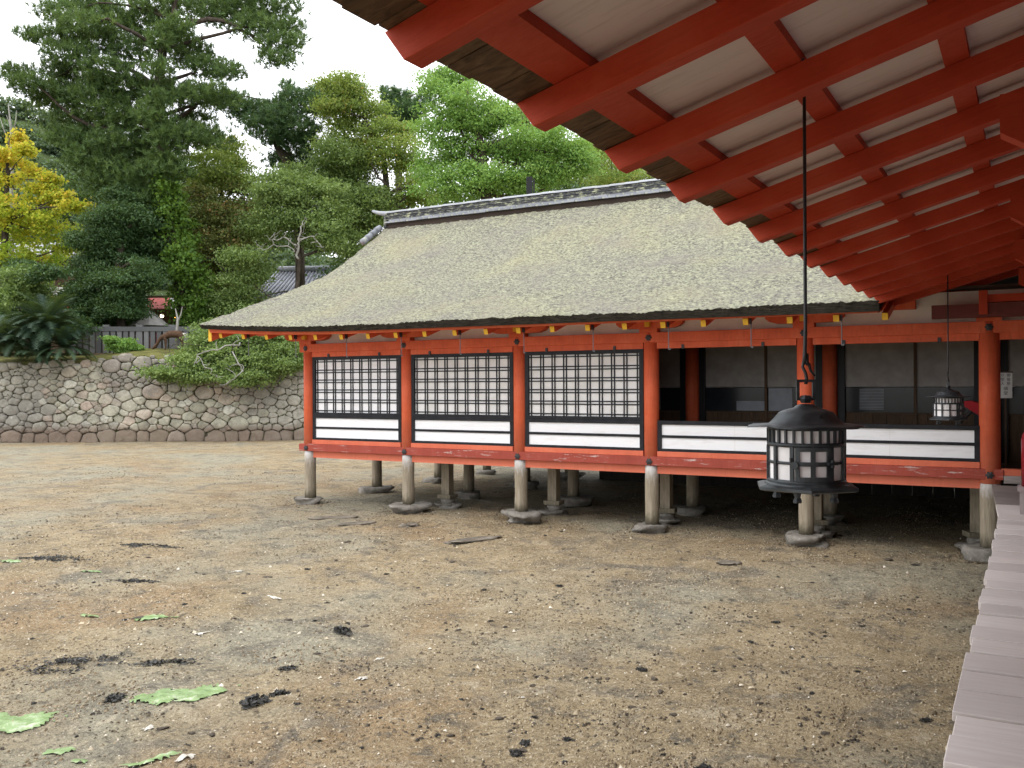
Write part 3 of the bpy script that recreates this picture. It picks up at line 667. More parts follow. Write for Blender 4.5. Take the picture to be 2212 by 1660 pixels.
# fringe of bark under the edge
fv = []; ff = []; yy_ = Y0
while yy_ < .4:
    w_ = rng.uniform(.02, .06); d = rng.uniform(.0, .018); o = len(fv); xx = -1.292
    fv += [(xx, yy_, cz(xx, HV + .1)), (xx, yy_ + w_, cz(xx, HV + .1)), (xx + .01, yy_ + w_, cz(xx, HV + .05 - d)), (xx + .01, yy_, cz(xx, HV + .05 - d)), (xx + .02, yy_, cz(xx, HV + .1)), (xx + .02, yy_ + w_, cz(xx, HV + .1))]
    ff += [(o, o + 1, o + 2, o + 3), (o + 5, o + 4, o + 3, o + 2)]; yy_ += w_
fr = add('bark_fringe', MB().add(fv, ff), 'bark_edge', cor); fr['kind'] = 'stuff'
# far slope of the corridor roof
add('roof_bark', MB().add([(3.1, Y0, cz(3.1, HV + .07)), (7.4, Y0, cz(-1.2, .2)), (7.4, Y1, cz(-1.2, .2)), (3.1, Y1, cz(3.1, HV + .07)), (3.1, Y0, cz(3.1, HV + .24)), (7.4, Y0, cz(-1.2, .4)), (7.4, Y1, cz(-1.2, .4)), (3.1, Y1, cz(3.1, HV + .24))],
   [(3, 2, 1, 0), (4, 5, 6, 7), (0, 1, 5, 4), (1, 2, 6, 5), (2, 3, 7, 6), (3, 0, 4, 7)]), 'bark_edge', cor)
# columns, arms and purlin
colm = MB().lathe([(.001, 1.2), (.14, 1.2), (.14, e(1.15)), (.001, e(1.15))], 24).mesh('column'); colm.shade_smooth()
for y in (-8.45, -5.75, -3.05, -.35, -11.15, -13.85, -16.55):
    add('column', colm, 'red_shaded', cor, (.86, y, 0)); add('column_base', rock_mesh(.2, .2, .1, 7), 'pinkblock', cor, (.86, y, 1.11))
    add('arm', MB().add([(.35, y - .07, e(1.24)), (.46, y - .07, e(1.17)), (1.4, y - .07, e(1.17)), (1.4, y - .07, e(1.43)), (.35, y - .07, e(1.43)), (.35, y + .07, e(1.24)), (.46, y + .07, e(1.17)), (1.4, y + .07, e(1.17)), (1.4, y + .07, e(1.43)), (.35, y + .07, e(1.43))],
        [(0, 1, 2, 3, 4), (9, 8, 7, 6, 5), (0, 5, 6, 1), (1, 6, 7, 2), (2, 7, 8, 3), (3, 8, 9, 4), (4, 9, 5, 0)]), 'red_shaded', cor)
add('purlin', MB().box(.80, .94, Y0, .5, e(1.435), e(1.56)), 'red_shaded', cor)
for k in range(50): add('corridor_shade_board', MB().box(4.25, 4.28, -19.9 + k * .4, -19.505 + k * .4, -.05, e(1.4)), 'wainscot', cor)  # unseen boarding, added to block light and darken the corridor ceiling
# frame where corridor meets hall
add('tie_beam', MB().box(-.66, 3.0, -.42, -.26, e(.83), e(1.005)), 'red_dark', cor); add('strut', MB().box(-.10, .0, -.46, -.255, e(.86), e(1.17)), 'red_shaded', cor)
add('upper_beam', MB().box(.0, 3.0, -.40, -.28, e(1.02), e(1.12)), 'red_shaded', cor)

# ------------------------------------------------------------------ boardwalk
bw = bpy.data.objects.new('boardwalk', None); col.objects.link(bw); bw.location = (1.8, -8, 1.0); tag(bw, kind='structure')
PB = [-10.08, -9.761, -9.492, -9.15, -8.835, -8.523, -8.24, -7.933, -7.631, -7.364, -7.151, -6.879, -6.593, -6.2, -5.85, -5.605, -5.32, -5.036, -4.725, -4.435, -4.127, -3.8, -3.453, -3.05]
edges = list(np.arange(-19.2, -10.2, .3)) + PB
for i in range(len(edges) - 1):
    a, b = edges[i], edges[i + 1]; j = random.uniform(-.012, .012); dz = random.uniform(-.004, .004)
    add('plank', MB().box(.197 + j, 4.2, a + .011, b - .016, .985, 1.028 + dz * 1.6), 'plank', bw, bevel=.004)
PE = [-3.05, -2.7, -2.2, -1.5, -.85, -.1]
for i in range(5):
    a, b = PE[i], PE[i + 1]; xa = .18 + (a + 3.05) * -.052; xb = .18 + (b + 3.05) * -.052
    add('plank', MB().add([(xa, a + .003, .985), (4.2, a + .003, .985), (4.2, b - .003, .985), (xb, b - .003, .985), (xa, a + .003, 1.028), (4.2, a + .003, 1.028), (4.2, b - .003, 1.028), (xb, b - .003, 1.028)],
        [(3, 2, 1, 0), (4, 5, 6, 7), (0, 1, 5, 4), (1, 2, 6, 5), (2, 3, 7, 6), (3, 0, 4, 7)]), 'platform' if i > 1 else 'plank', bw)
for y in (-3.3, -6, -8.6, -11.2, -13.8, -16.4):
    for x in (.55, 2.2, 3.9): add('support_post', stilt_mesh(.09, .99 - GH(x, y) - .02, int(x * 10)), 'stilt', bw, (x, y, GH(x, y)))
for x in (.55, 2.2, 3.9): add('joist', MB().box(x - .07, x + .07, -19.2, -.2, .84, .984), 'stilt', bw)

# ------------------------------------------------------------------ lanterns
def lantern(pos, label, rz, rodtop):
    o = thing('hanging_lantern', label, 'lantern', pos, rz, 'bronze lanterns hung from the corridor roof')
    P = lambda name, mb, mat, par=o, sm=True: (lambda q: q)(loc_add(name, mb.mesh(name, sm), mat, par))
    z0 = 0.0   # brim level
    # hat
    def wob(r_, z_, a):
        if r_ > .17: return r_ * (1 + .04 * math.cos(6 * a) + .015 * math.cos(18 * a)), z_ - .004 * (r_ - .17) / .08 * (1 + math.cos(6 * a + .6))
        return r_, z_
    P('hat', MB().lathe([(.001, .090), (.03, .088), (.045, .080), (.05, .074), (.09, .063), (.115, .053), (.119, .047), (.14, .022), (.158, .004), (.20, .002), (.245, .0), (.247, -.004), (.2, -.004), (.16, -.005), (.001, -.005)], 72, wob), 'bronze')
    for a in (.6, 2.7, 4.8): loc_add('heart_cutout', MB().tube([(0, 0, 0), (.004, 0, .002)], .009, 6), 'black_iron', o, (.137 * math.cos(a), .137 * math.sin(a), .037), (0, 0, a))
    # body rings
    ring = lambda r_, a, b: MB().lathe([(r_ - .006, a), (r_, a), (r_ + .003, (a + b) / 2), (r_, b), (r_ - .006, b), (r_ - .006, a)], 48)
    P('upper_ring', ring(.161, -.022, -.006), 'bronze'); P('middle_ring', ring(.163, -.092, -.074), 'bronze')
    P('window_rail', ring(.159, -.166, -.154), 'bronze'); P('lower_ring', ring(.164, -.252, -.232), 'bronze')
    P('paper_liner', MB().lathe([(.153, -.246), (.153, -.01)], 48), 'lpaper')
    sl = MB().box(-.0045, .0045, -.008, .003, -.076, -.018).mesh('bar'); sw = MB().box(-.0075, .0075, -.009, .002, -.236, -.088).mesh('bar')
    for k in range(28):
        a = 2 * math.pi * k / 28
        loc_add('upper_bar', sl, 'bronze', o, (.158 * math.sin(a), -.158 * math.cos(a), 0), (0, 0, a))
    for k in range(12):
        a = 2 * math.pi * (k + .5) / 12 + .06
        loc_add('window_bar', sw, 'bronze', o, (.158 * math.sin(a), -.158 * math.cos(a), 0), (0, 0, a))
    # door: curved leaf with four panes on the camera side
    d = MB()
    def cur(a0, a1, z1, z2, r0=.160, r1=.169, n=8):
        v = []; f = []
        for k in range(n + 1):
            a = a0 + (a1 - a0) * k / n
            for r_ in (r0, r1):
                for z_ in (z1, z2): v.append((r_ * math.sin(a), -r_ * math.cos(a), z_))
        for k in range(n):
            b = k * 4; f += [(b + 2, b + 6, b + 7, b + 3), (b, b + 1, b + 5, b + 4), (b + 1, b + 3, b + 7, b + 5), (b, b + 4, b + 6, b + 2)]
        e_ = n * 4; f += [(0, 2, 3, 1), (e_, e_ + 1, e_ + 3, e_ + 2)]; d.add(v, f)
    A0, A1 = -.62, .26
    cur(A0, A1, -.108, -.091); cur(A0, A1, -.235, -.216); cur(A0, A1, -.170, -.152)
    for a in (A0, (A0 + A1) / 2 - .04, A1 - .09): cur(a, a + (.10 if a != (A0 + A1) / 2 - .04 else .085), -.216, -.108, .1605, .1685, 2)
    dr = loc_add('door', d, 'bronze', o)
    px_ = MB(); n = 12
    for k in range(n + 1):
        a = A0 + .02 + (A1 - A0 - .04) * k / n
        for z_ in (-.23, -.095): px_.v.append((.156 * math.sin(a), -.156 * math.cos(a), z_))
    px_.f = [(2 * k, 2 * k + 2, 2 * k + 3, 2 * k + 1) for k in range(n)]
    loc_add('door_paper', px_, 'lpaper', dr)
    a = A1 + .03; loc_add('hinge', MB().box(-.022, .022, -.016, .002, -.164, -.154).tube([(0, -.01, -.175), (0, -.01, -.143)], .007, 8), 'bronze', dr, (.165 * math.sin(a), -.165 * math.cos(a), 0), (0, 0, a))
    a = A0 - .03; loc_add('latch', MB().tube([(-.012, -.012, -.135), (-.012, -.012, -.155), (.008, -.016, -.165)], .006, 8).tube([(.006, -.014, -.165), (.006, -.022, -.165)], .016, 12), 'bronze', dr, (.165 * math.sin(a), -.165 * math.cos(a), 0), (0, 0, a))
    # base plate and feet
    P('base_ring', MB().lathe([(.001, -.246), (.168, -.246), (.178, -.256), (.178, -.262), (.001, -.262)], 48), 'bronze')
    hexv = [(.232 * math.cos(math.pi / 3 * k + .25), .232 * math.sin(math.pi / 3 * k + .25)) for k in range(6)]
    hb = MB().add([(x_ * .86, y_ * .86, -.256) for x_, y_ in hexv] + [(x_, y_, -.264) for x_, y_ in hexv] + [(x_, y_, -.276) for x_, y_ in hexv] + [(x_ * .9, y_ * .9, -.282) for x_, y_ in hexv],
        [tuple(range(6)), (23, 22, 21, 20, 19, 18)] + [(a_ + k + 6, a_ + (k + 1) % 6 + 6, a_ + (k + 1) % 6, a_ + k) for a_ in (0, 6, 12) for k in range(6)])
    loc_add('base_plate', hb, 'bronze', o)
    for a in (-2.2, -.95, .9, 2.4): loc_add('foot', MB().lathe([(.001, -.276), (.022, -.276), (.017, -.29), (.013, -.305), (.019, -.318), (.019, -.328), (.001, -.328)], 6), 'bronze', o, (.135 * math.cos(a), .135 * math.sin(a), 0))
    # jewel, square loop, hook and rod
    P('jewel', MB().lathe([(.001, .128), (.022, .126), (.03, .112), (.022, .094), (.001, .092)], 6), 'bronze', sm=False)
    lp = MB().box(-.042, -.029, -.006, .006, .105, .196).box(.029, .042, -.006, .006, .105, .196).box(-.029, .029, -.006, .006, .184, .196).box(-.029, .029, -.006, .006, .105, .116)
    loc_add('square_loop', lp, 'bronze', o)
    loc_add('hook', MB().tube([(0, 0, .176), (.004, 0, .2), (0, .002, .225), (-.012, .004, .25), (-.008, .006, .268), (.004, .006, .274), (.018, .008, .262), (.026, .01, .235), (.045, .012, .212)], [.008, .008, .0075, .0075, .0075, .0075, .007, .006, .005], 8).mesh('hook', True), 'black_iron', o)
    zt = rodtop - pos[2]
    loc_add('suspension_rod', MB().tube([(.012, .004, .31), (.008, .004, .275), (.004, .006, .262), (-.004, .006, .268), (-.002, .004, .30), (0, 0, .42), (0, 0, zt)], [.004, .008, .010, .010, .009, .0075, .0075], 8).mesh('rod', True), 'black_iron', o)
    return o
LP = (-.376, -9.586, e(-.185))
lantern(LP, 'large bronze hanging lantern nearest the camera, in front of the hall', YAW + .05, cz(-.376, .02))
lantern((-.371, -1.729, e(-.178)), 'small-looking bronze lantern hanging far back beside the corner pillar', YAW + .9, cz(-.371, .02))
# bent rod end poking past the rafter near the first lantern
bp = add('rod_tail', MB().tube([(-.36, -9.70, cz(-.36, .135)), (-.36, -9.66, cz(-.36, .06)), (-.355, -9.655, cz(-.36, .02))], .008, 6), 'black_iron', cor)

# ------------------------------------------------------------------ things around the hall
st_ = thing('stroller', 'red and black folded stroller parked behind the low panel', 'stroller', (-.45, 1.15, 1.13))
SB = lambda n_, mb, m_: add(n_, mb, m_, st_)
SB('handle_bar', MB().tube([(-.62, 1.15, 1.62), (-.48, 1.15, e(-.66)), (-.2, 1.15, e(-.37)), (-.12, 1.15, e(-.31))], .018, 8), 'plastic_black')
hd = MB()
for k in range(7):
    a = math.pi * .62 * k / 6
    for yy in (.98, 1.34): hd.v.append((-.30 + .27 * math.cos(a + .1), yy, e(-.62) + .34 * math.sin(a + .1)))
hd.f = [(2 * k, 2 * k + 2, 2 * k + 3, 2 * k + 1) for k in range(6)] + [tuple(2 * k for k in range(7)), tuple(2 * k + 1 for k in range(6, -1, -1))]
SB('hood', hd, 'cherry'); SB('seat', MB().box(-.55, -.08, 1.0, 1.32, 1.45, 1.72), 'cherry'); SB('footrest', MB().box(-.82, -.66, 1.05, 1.27, 1.58, 1.74), 'cherry')
SB('frame', MB().tube([(-.85, 1.03, 1.70), (-.6, 1.03, 1.68), (-.2, 1.03, 1.25)], .014, 8).tube([(-.85, 1.29, 1.70), (-.6, 1.29, 1.68), (-.2, 1.29, 1.25)], .014, 8).tube([(-.7, 1.03, 1.25), (-.3, 1.03, 1.7)], .014, 8), 'plastic_black')
for x_, y_ in ((-.72, 1.03), (-.72, 1.29), (-.2, 1.03), (-.2, 1.29)): SB('wheel', MB().tube([(x_, y_ - .02, 1.235), (x_, y_ + .02, 1.235)], .105, 16), 'plastic_black')
# notice board
sg = thing('notice_board', 'small white notice with black brush characters on a thin stand', 'sign', (.17, 1.2, 1.13))
add('board', MB().box(.078, .25, 1.19, 1.2, e(-.245), e(.118)), 'offwhite', sg); add('top_rail', MB().box(.07, .258, 1.185, 1.205, e(.118), e(.135)), 'wainscot', sg)
add('post', MB().box(.15, .175, 1.2, 1.225, 1.13, e(-.2)), 'wainscot', sg); add('foot', MB().box(.04, .29, 1.1, 1.3, 1.13, 1.16), 'wainscot', sg)
def txt(s_, x, z_, size):
    c = bpy.data.curves.new('character', 'FONT'); c.body = s_; c.size = size; c.align_x = 'CENTER'; c.extrude = .0006
    o = bpy.data.objects.new('character', c); col.objects.link(o); dg = bpy.context.evaluated_depsgraph_get(); m = bpy.data.meshes.new_from_object(o.evaluated_get(dg)); bpy.data.objects.remove(o)
    m.materials.clear(); return add('character', m, 'black', sg, (x, 1.1885, z_), (math.pi / 2, 0, 0))
for s_, x, z_ in (('御', .205, .06), ('祓', .205, .0), ('所', .205, -.06), ('守', .127, .06), ('受', .127, .0), ('人', .127, -.06)): txt(s_, x, e(z_ + .005), .05)
for s_, x, z_ in (('順', .168, -.13), ('堂', .168, -.195)): txt(s_, x, e(z_), .058)
# red post at the right border
rp = thing('red_stand', 'dark crimson round-topped post on a pale block at the boardwalk edge', 'post', (.50, -2.85, 1.028))
smooth(add('post', MB().lathe([(.001, 1.31), (.105, 1.31), (.105, 1.80), (.09, 1.86), (.05, 1.90), (.001, 1.91)], 24), 'dark_red', rp, (.495, -2.85, 0)))
add('plinth_cap', MB().box(.355, .635, -2.99, -2.71, 1.265, 1.309), 'pinkblock', rp); add('plinth', MB().box(.375, .615, -2.97, -2.73, 1.0285, 1.264), 'pinkblock', rp)

# ------------------------------------------------------------------ stone retaining wall
wall = thing('stone_wall', 'rough grey stone retaining wall across the back of the mud flat', 'stone wall', tuple(BG(330, 950, 39)[:2]) + (0,))
WA = BG(-150, 830, 38.6); WB = BG(790, 830, 39.8); WA[2] = WB[2] = 0
wd = WB - WA; WL = np.linalg.norm(wd); wd = wd / WL; wn = np.array([wd[1], -wd[0], 0.0])   # wn points to the camera
if np.dot(wn, CAM - WA) < 0: wn = -wn
def wpt(s, h, d): return WA + wd * s + UP * h + wn * (d - .10 * h)
def wtop(s):
    u = -150 + 940 * s / WL
    return float(np.interp(u, [-150, 0, 150, 205, 215, 250, 470, 500, 560, 700, 790], [3.3, 3.35, 3.45, 3.55, 3.62, 3.66, 3.62, 3.45, 3.2, 2.98, 2.9]))
rs = np.random.default_rng(12)
ASP = np.array([1.0, 1.4])
seeds = []; q = 0.2
while q < WL:                                   # footing course
    w = rs.uniform(.26, .46); seeds.append((q + w, .2 + rs.uniform(-.04, .04), w)); q += 2 * w
for r_lo, r_hi, tries in ((.40, .52, 14), (.25, .36, 420), (.16, .25, 6000), (.09, .15, 6000)):
    for _ in range(tries):
        c = (rs.uniform(-.2, WL + .2), rs.uniform(.5, 4.1)); w = rs.uniform(r_lo, r_hi) * (.85 if c[1] > 2.2 else 1.0)
        A = np.array(seeds); dd = np.hypot(A[:, 0] - c[0], (A[:, 1] - c[1]) * ASP[1])
        if np.all(dd > .86 * (A[:, 2] + w)): seeds.append((c[0], c[1], w))
S = np.array(seeds)
def clip(poly, p, q, wp, wq):
    n = q - p; k = (np.dot(q, q) - np.dot(p, p) + wp * wp - wq * wq) / 2; out = []
    for i in range(len(poly)):
        a, b = poly[i], poly[(i + 1) % len(poly)]; da = np.dot(a, n) - k; db = np.dot(b, n) - k
        if da <= 0: out.append(a)
        if da * db < 0: out.append(a + (b - a) * (da / (da - db)))
    return out
cells = []
for i, p in enumerate(S):
    if p[1] > 4.0 or p[0] < 0 or p[0] > WL: continue
    pp = p[:2] * ASP; P2 = [pp + np.array(q) for q in ((-1.2, -1), (1.2, -1), (1.2, 1), (-1.2, 1))]
    dd = np.sum((S[:, :2] * ASP - pp) ** 2, 1); nb = np.argsort(dd)[1:24]
    for j in nb:
        P2 = clip(P2, pp, S[j, :2] * ASP, p[2], S[j, 2])
        if len(P2) < 3: break
    if len(P2) < 3: continue
    poly = [q / ASP for q in P2]
    c = np.mean(poly, 0); top_ = wtop(c[0])
    if c[1] > top_ + .04: continue
    poly = [np.array([q[0], max(-.05, min(q[1], top_ + .10 + .05 * math.sin(c[0] * 9)))]) for q in poly]
    cells.append((c, poly))
def stone_mesh(c, poly, rg):
    n = 18; P2 = np.array(poly)
    # resample outline by angle, rounded
    seg = np.vstack([P2, P2[:1]]); dl = np.r_[0, np.cumsum(np.linalg.norm(np.diff(seg, axis=0), axis=1))]; tt = np.linspace(0, dl[-1], n, endpoint=False)
    o = np.stack([np.interp(tt, dl, seg[:, 0]), np.interp(tt, dl, seg[:, 1])], 1)
    o = .94 * o + .03 * (np.roll(o, 1, 0) + np.roll(o, -1, 0)); o = o + rg.uniform(-.016, .016, o.shape)
    o = c + (o - c) * rg.uniform(.94, 1.0)
    bulge = rg.uniform(.015, .13); tilt = rg.uniform(-.13, .13, 2); v = []
    for sc, d in ((1.0, -.14), (1.0, -.005), (.95, bulge * .7), (.74, bulge), (.36, bulge * 1.05)):
        for q in o:
            w = c + (q - c) * sc; d2 = d + (rg.uniform(-.02, .02) if d > 0 else 0) + np.dot(w - c, tilt); v.append(wpt(w[0], w[1], d2))
    v.append(wpt(c[0], c[1], bulge)); f = []
    for i in range(4):
        for k in range(n): f.append((i * n + k, i * n + (k + 1) % n, (i + 1) * n + (k + 1) % n, (i + 1) * n + k))
    for k in range(n): f.append((4 * n + k, 4 * n + (k + 1) % n, 5 * n))
    return v, f
def u_of(s): return -150 + 940 * s / WL
cells.sort(key=lambda q: abs(u_of(q[0][0]) - 320) - 1000 * (-20 < u_of(q[0][0]) < 665))
rest = MB()
for i, (c, poly) in enumerate(cells):
    v, f = stone_mesh(c, poly, rs)
    if i < 300: 
        m = MB().add(v, f).mesh('stone'); m.shade_smooth(); add('stone', m, 'stone', wall)
    else: rest.add(v, f)
if rest.v: r_ = add('more_stones', rest, 'stone', wall); r_['kind'] = 'stuff'; smooth(r_)
ss = np.linspace(0, WL, 40); cm = MB()
for s in ss: cm.v += [tuple(wpt(s, -.1, -.025)), tuple(wpt(s, wtop(s) - .08, -.025)), tuple(wpt(s, wtop(s) - .08, -1.2)), tuple(wpt(s, -.1, -1.5))]
for i in range(39):
    for k in range(3): cm.f.append((4 * i + k, 4 * i + 4 + k, 4 * i + 5 + k, 4 * i + 1 + k))
add('core', cm, 'soil', wall)
# moss and little ferns in the joints
q = np.random.default_rng(61); mp2 = []
for c, poly in cells:
    for a_, b_ in zip(poly, poly[1:] + poly[:1]):
        if q.random() < .22 and fbm(np.array([c[0] * .5 + 40]), np.array([c[1] * .7 + 40]), 2, 6)[0] > -.06:
            for _ in range(int(q.integers(4, 12))):
                w = a_ + (b_ - a_) * q.random(); mp2.append(wpt(w[0] + q.normal(0, .02), w[1] + q.normal(0, .02), q.uniform(.0, .05)))
mp2 = np.array(mp2); n = len(mp2); t1 = q.normal(size=(n, 3)) * np.array([1, 1, .8]); t1 /= np.linalg.norm(t1, axis=1, keepdims=True); t2 = np.cross(t1, q.normal(size=(n, 3))); t2 /= np.linalg.norm(t2, axis=1, keepdims=True); sz2 = q.uniform(.02, .055, (n, 1))
mo = add('joint_moss', npmesh('joint_moss', np.stack([mp2 - t1 * sz2, mp2 + t2 * sz2 * .6, mp2 + t1 * sz2, mp2 - t2 * sz2 * .6], 1).reshape(-1, 3), np.arange(4 * n).reshape(n, 4), q.random(n)), 'joint_moss', wall); mo['kind'] = 'stuff'
# terrace behind
tv = []; rows = [(-.04, -.6), (-.02, 0), (-.5, .10), (-1.6, .28), (-3.5, .42), (-8, .5), (-25, .8), (-60, 2), (-110, 8)]
ssx = np.linspace(-60, WL + 90, 150)
for s in ssx:
    sc = min(max(s, 0), WL); b = wtop(sc) + .02
    for d, dz in rows:
        p = WA + wd * s + wn * (d - .1 * b); hh_ = b + dz + (.12 * (vnoise(np.array([s * .6 + 100]), np.array([d * .6 + 100]), 4)[0] - .5) if d < -.3 else 0); tv.append((p[0], p[1], hh_))
nr = len(rows); I = np.arange(len(tv)).reshape(len(ssx), nr)
tag(add('terrace_ground', npmesh('terrace', tv, quads(I), smooth=True), 'earth'), kind='structure')

# ------------------------------------------------------------------ foliage engine
def unit(n, rg): v = rg.normal(size=(n, 3)); return v / np.linalg.norm(v, axis=1, keepdims=True)
BAS = np.stack([RIGHT, FWD, UP])
def clump_pts(blobs, per_m2, rg, inner=.5, flat=0):
    P_ = []; O_ = []; T_ = []
    for c, (a, b, h) in blobs:
        n = max(3, int(per_m2 * math.pi * (a * h + a * b + b * h) / 3 * 1.3)); d = unit(n, rg); rad = rg.uniform(inner ** 3, 1, n) ** (1 / 3)
        q = d * rad[:, None] * np.array([a, b, h]); q *= (1 + .18 * rg.normal(size=(n, 1)))
        P_.append(np.asarray(c) + q @ BAS); O_.append((d / np.array([a, b, h]) * min(a, b, h)) @ BAS); T_.append(np.full(n, rg.uniform(-.12, .12)))
    return np.concatenate(P_), np.concatenate(O_), np.concatenate(T_)
def leaves(P_, O_, T_, m, rc, size, rg, aspect=.55, up=.5, flat=.6):
    n = len(P_); k = n * m
    c = np.repeat(P_, m, 0) + rg.normal(size=(k, 3)) * rc * np.array([1, 1, flat])
    nr_ = unit(k, rg) + np.array([0, 0, up]) + .5 * np.repeat(O_, m, 0); nr_ /= np.linalg.norm(nr_, axis=1, keepdims=True)
    tg = np.cross(nr_, unit(k, rg)); tg /= np.linalg.norm(tg, axis=1, keepdims=True) + 1e-9; bt = np.cross(nr_, tg)
    L = size * rg.uniform(.6, 1.3, (k, 1)); Wd = L * aspect
    V = np.stack([c - tg * L * .5, c + bt * Wd * .5, c + tg * L * .5, c - bt * Wd * .5], 1).reshape(-1, 3)
    Fq = np.arange(4 * k).reshape(k, 4)
    ti = np.clip(np.repeat(T_ + rg.normal(.5, .16, n), m) + rg.normal(0, .12, k), 0, 1)
    return V, Fq, ti
def needles(P_, O_, T_, m, L0, w0, rg, tuft=.10):
    n = len(P_); ax = O_ * .6 + unit(n, rg) * .55 + np.array([0, 0, .75]); ax /= np.linalg.norm(ax, axis=1, keepdims=True)
    k = n * m; d = np.repeat(ax, m, 0) * .75 + unit(k, rg) * .75; d /= np.linalg.norm(d, axis=1, keepdims=True)
    base = np.repeat(P_, m, 0) + np.repeat(ax, m, 0) * rg.uniform(-1, 1, (k, 1)) * tuft
    sd_ = np.cross(d, unit(k, rg)); sd_ /= np.linalg.norm(sd_, axis=1, keepdims=True) + 1e-9
    L = L0 * rg.uniform(.6, 1.2, (k, 1)); w = w0 * rg.uniform(.7, 1.3, (k, 1))
    V = np.stack([base - sd_ * w * .5, base + sd_ * w * .5, base + d * L], 1).reshape(-1, 3)
    ti = np.clip(np.repeat(T_ + rg.normal(.5, .18, n), m) + rg.normal(0, .12, k), 0, 1)
    return V, np.arange(3 * k).reshape(k, 3), ti
def blob(u, v, ru, rv, d, off=0, rd=None):
    s = d / FPX; return (BG(u, v, d + off), (ru * s, (rd if rd else max(rv, ru * .75)) * s, rv * s))
def tree(name, label, cat, d, path, radii, blobs, mat, style='leaf', tint_h=None, bark_='bark', limbs=None, per=3.0, m=22, rc=.32, size=.15, seed=1, group=None, inner=.45, up=.5, aspect=.55, flat=.6, extra_parts=None):
    if style == 'needle': per *= 2.3; rc *= 1.25
    else: per *= 1.05; m = int(m * 3.3); size *= 1.15; rc *= 1.25; flat *= .6
    blobs = [(q[0], q[1], q[2] * 1.15, q[3] * 1.15) + tuple(q[4:]) for q in blobs]
    rg = np.random.default_rng(seed)
    pts = [BG(*q[:2], q[2] if len(q) > 2 else d) for q in path]; base = pts[0]
    o = thing(name, label, cat, tuple(base), 0, group)
    tm = MB().tube(pts, radii, 10)
    bl = []
    for q in blobs:
        u, v, ru, rv = q[:4]; off = q[4] if len(q) > 4 else rg.uniform(-1.2, 1.2)
        bl.append(blob(u, v, ru, rv, d, off))
    front = list(bl)
    if style == 'leaf':
        bl = []
        for c, rr in front:
            for _ in range(7):
                w = unit(1, rg)[0] * rg.uniform(.35, 1.0); k_ = rg.uniform(.34, .58); bl.append((c + (w * np.array(rr)) @ BAS, tuple(np.array(rr) * k_ * np.array([1.15, 1.15, .8]))))
    if style == 'leaf': bl += [(c + FWD * rr[0] * 1.3 + RIGHT * rg.uniform(-.4, .4) + UP * rg.uniform(-.3, .2), tuple(np.array(rr) * .72)) for c, rr in front]
    if style == 'leaf':
        for c, rr in front:
            for _ in range(2):
                w = unit(1, rg)[0]; w[2] = abs(w[2]) * .9 - .15; k_ = rg.uniform(.22, .42); bl.append((c + (w * np.array(rr) * 1.05) @ BAS, tuple(np.array(rr) * k_ * np.array([1.3, 1.3, .75]))))
    P3 = np.array(pts)
    for (c, rr) in front:      # limbs from the trunk to each leaf mass
        # attach a little below the blob height
        tgt = np.asarray(c); zz_ = tgt[2] - .35 * abs(np.linalg.norm((tgt - base)[:2])) * .5
        k = int(np.argmin(np.abs(P3[:, 2] - zz_))); a = P3[k]
        if np.linalg.norm(tgt - a) > .6 and rg.random() < (.8 if style == 'leaf' else .4):
            mid = (a + tgt) / 2 + np.array([0, 0, rg.uniform(-.12, .14) * np.linalg.norm(tgt - a)]) + rg.normal(size=3) * .35; tgt = tgt - (tgt - a) / np.linalg.norm(tgt - a) * rr[0] * .4
            r0 = min(radii[min(k, len(radii) - 1)] * .5, .15); tm.tube(curvy([a, mid, tgt]), curvy_r([r0, r0 * .6, r0 * .25]), 6)
    for L in (limbs or []):
        if bark_ == 'bark_pale': 
            cp = curvy([BG(q[0], q[1], q[2] if len(q) > 2 else d) for q in L[0]], 5, .05); bm = MB().tube(cp, [x_ * .62 for x_ in curvy_r(L[1], 5)], 6)
            for i_ in range(3, len(cp) - 1, 3):
                tw = cp[i_] + (RIGHT * rg.uniform(-.5, .5) + UP * rg.uniform(-.1, .5)) * .9; bm.tube(curvy([cp[i_], (cp[i_] + tw) / 2 + rg.normal(size=3) * .08, tw], 3, .02), curvy_r([.022, .015, .006], 3), 5)
            smooth(add('bough', bm, 'bark_pale', o))
        else: tm.tube(curvy([BG(q[0], q[1], q[2] if len(q) > 2 else d) for q in L[0]]), curvy_r(L[1]), 6)
    m_ = tm.mesh('trunk'); m_.shade_smooth(); add('trunk', m_, 'bark', o)
    P_, O_, T_ = clump_pts(bl, per, rg, inner)
    if tint_h: T_ = T_ + np.interp(P_[:, 2], tint_h[0], tint_h[1])
    if style == 'needle': V, Fq, ti = needles(P_, O_, T_, m, size, rc, rg)
    else: V, Fq, ti = leaves(P_, O_, T_, m, rc, size, rg, aspect, up, flat)
    add('crown', npmesh('crown', V, Fq, ti), mat, o)
    return o

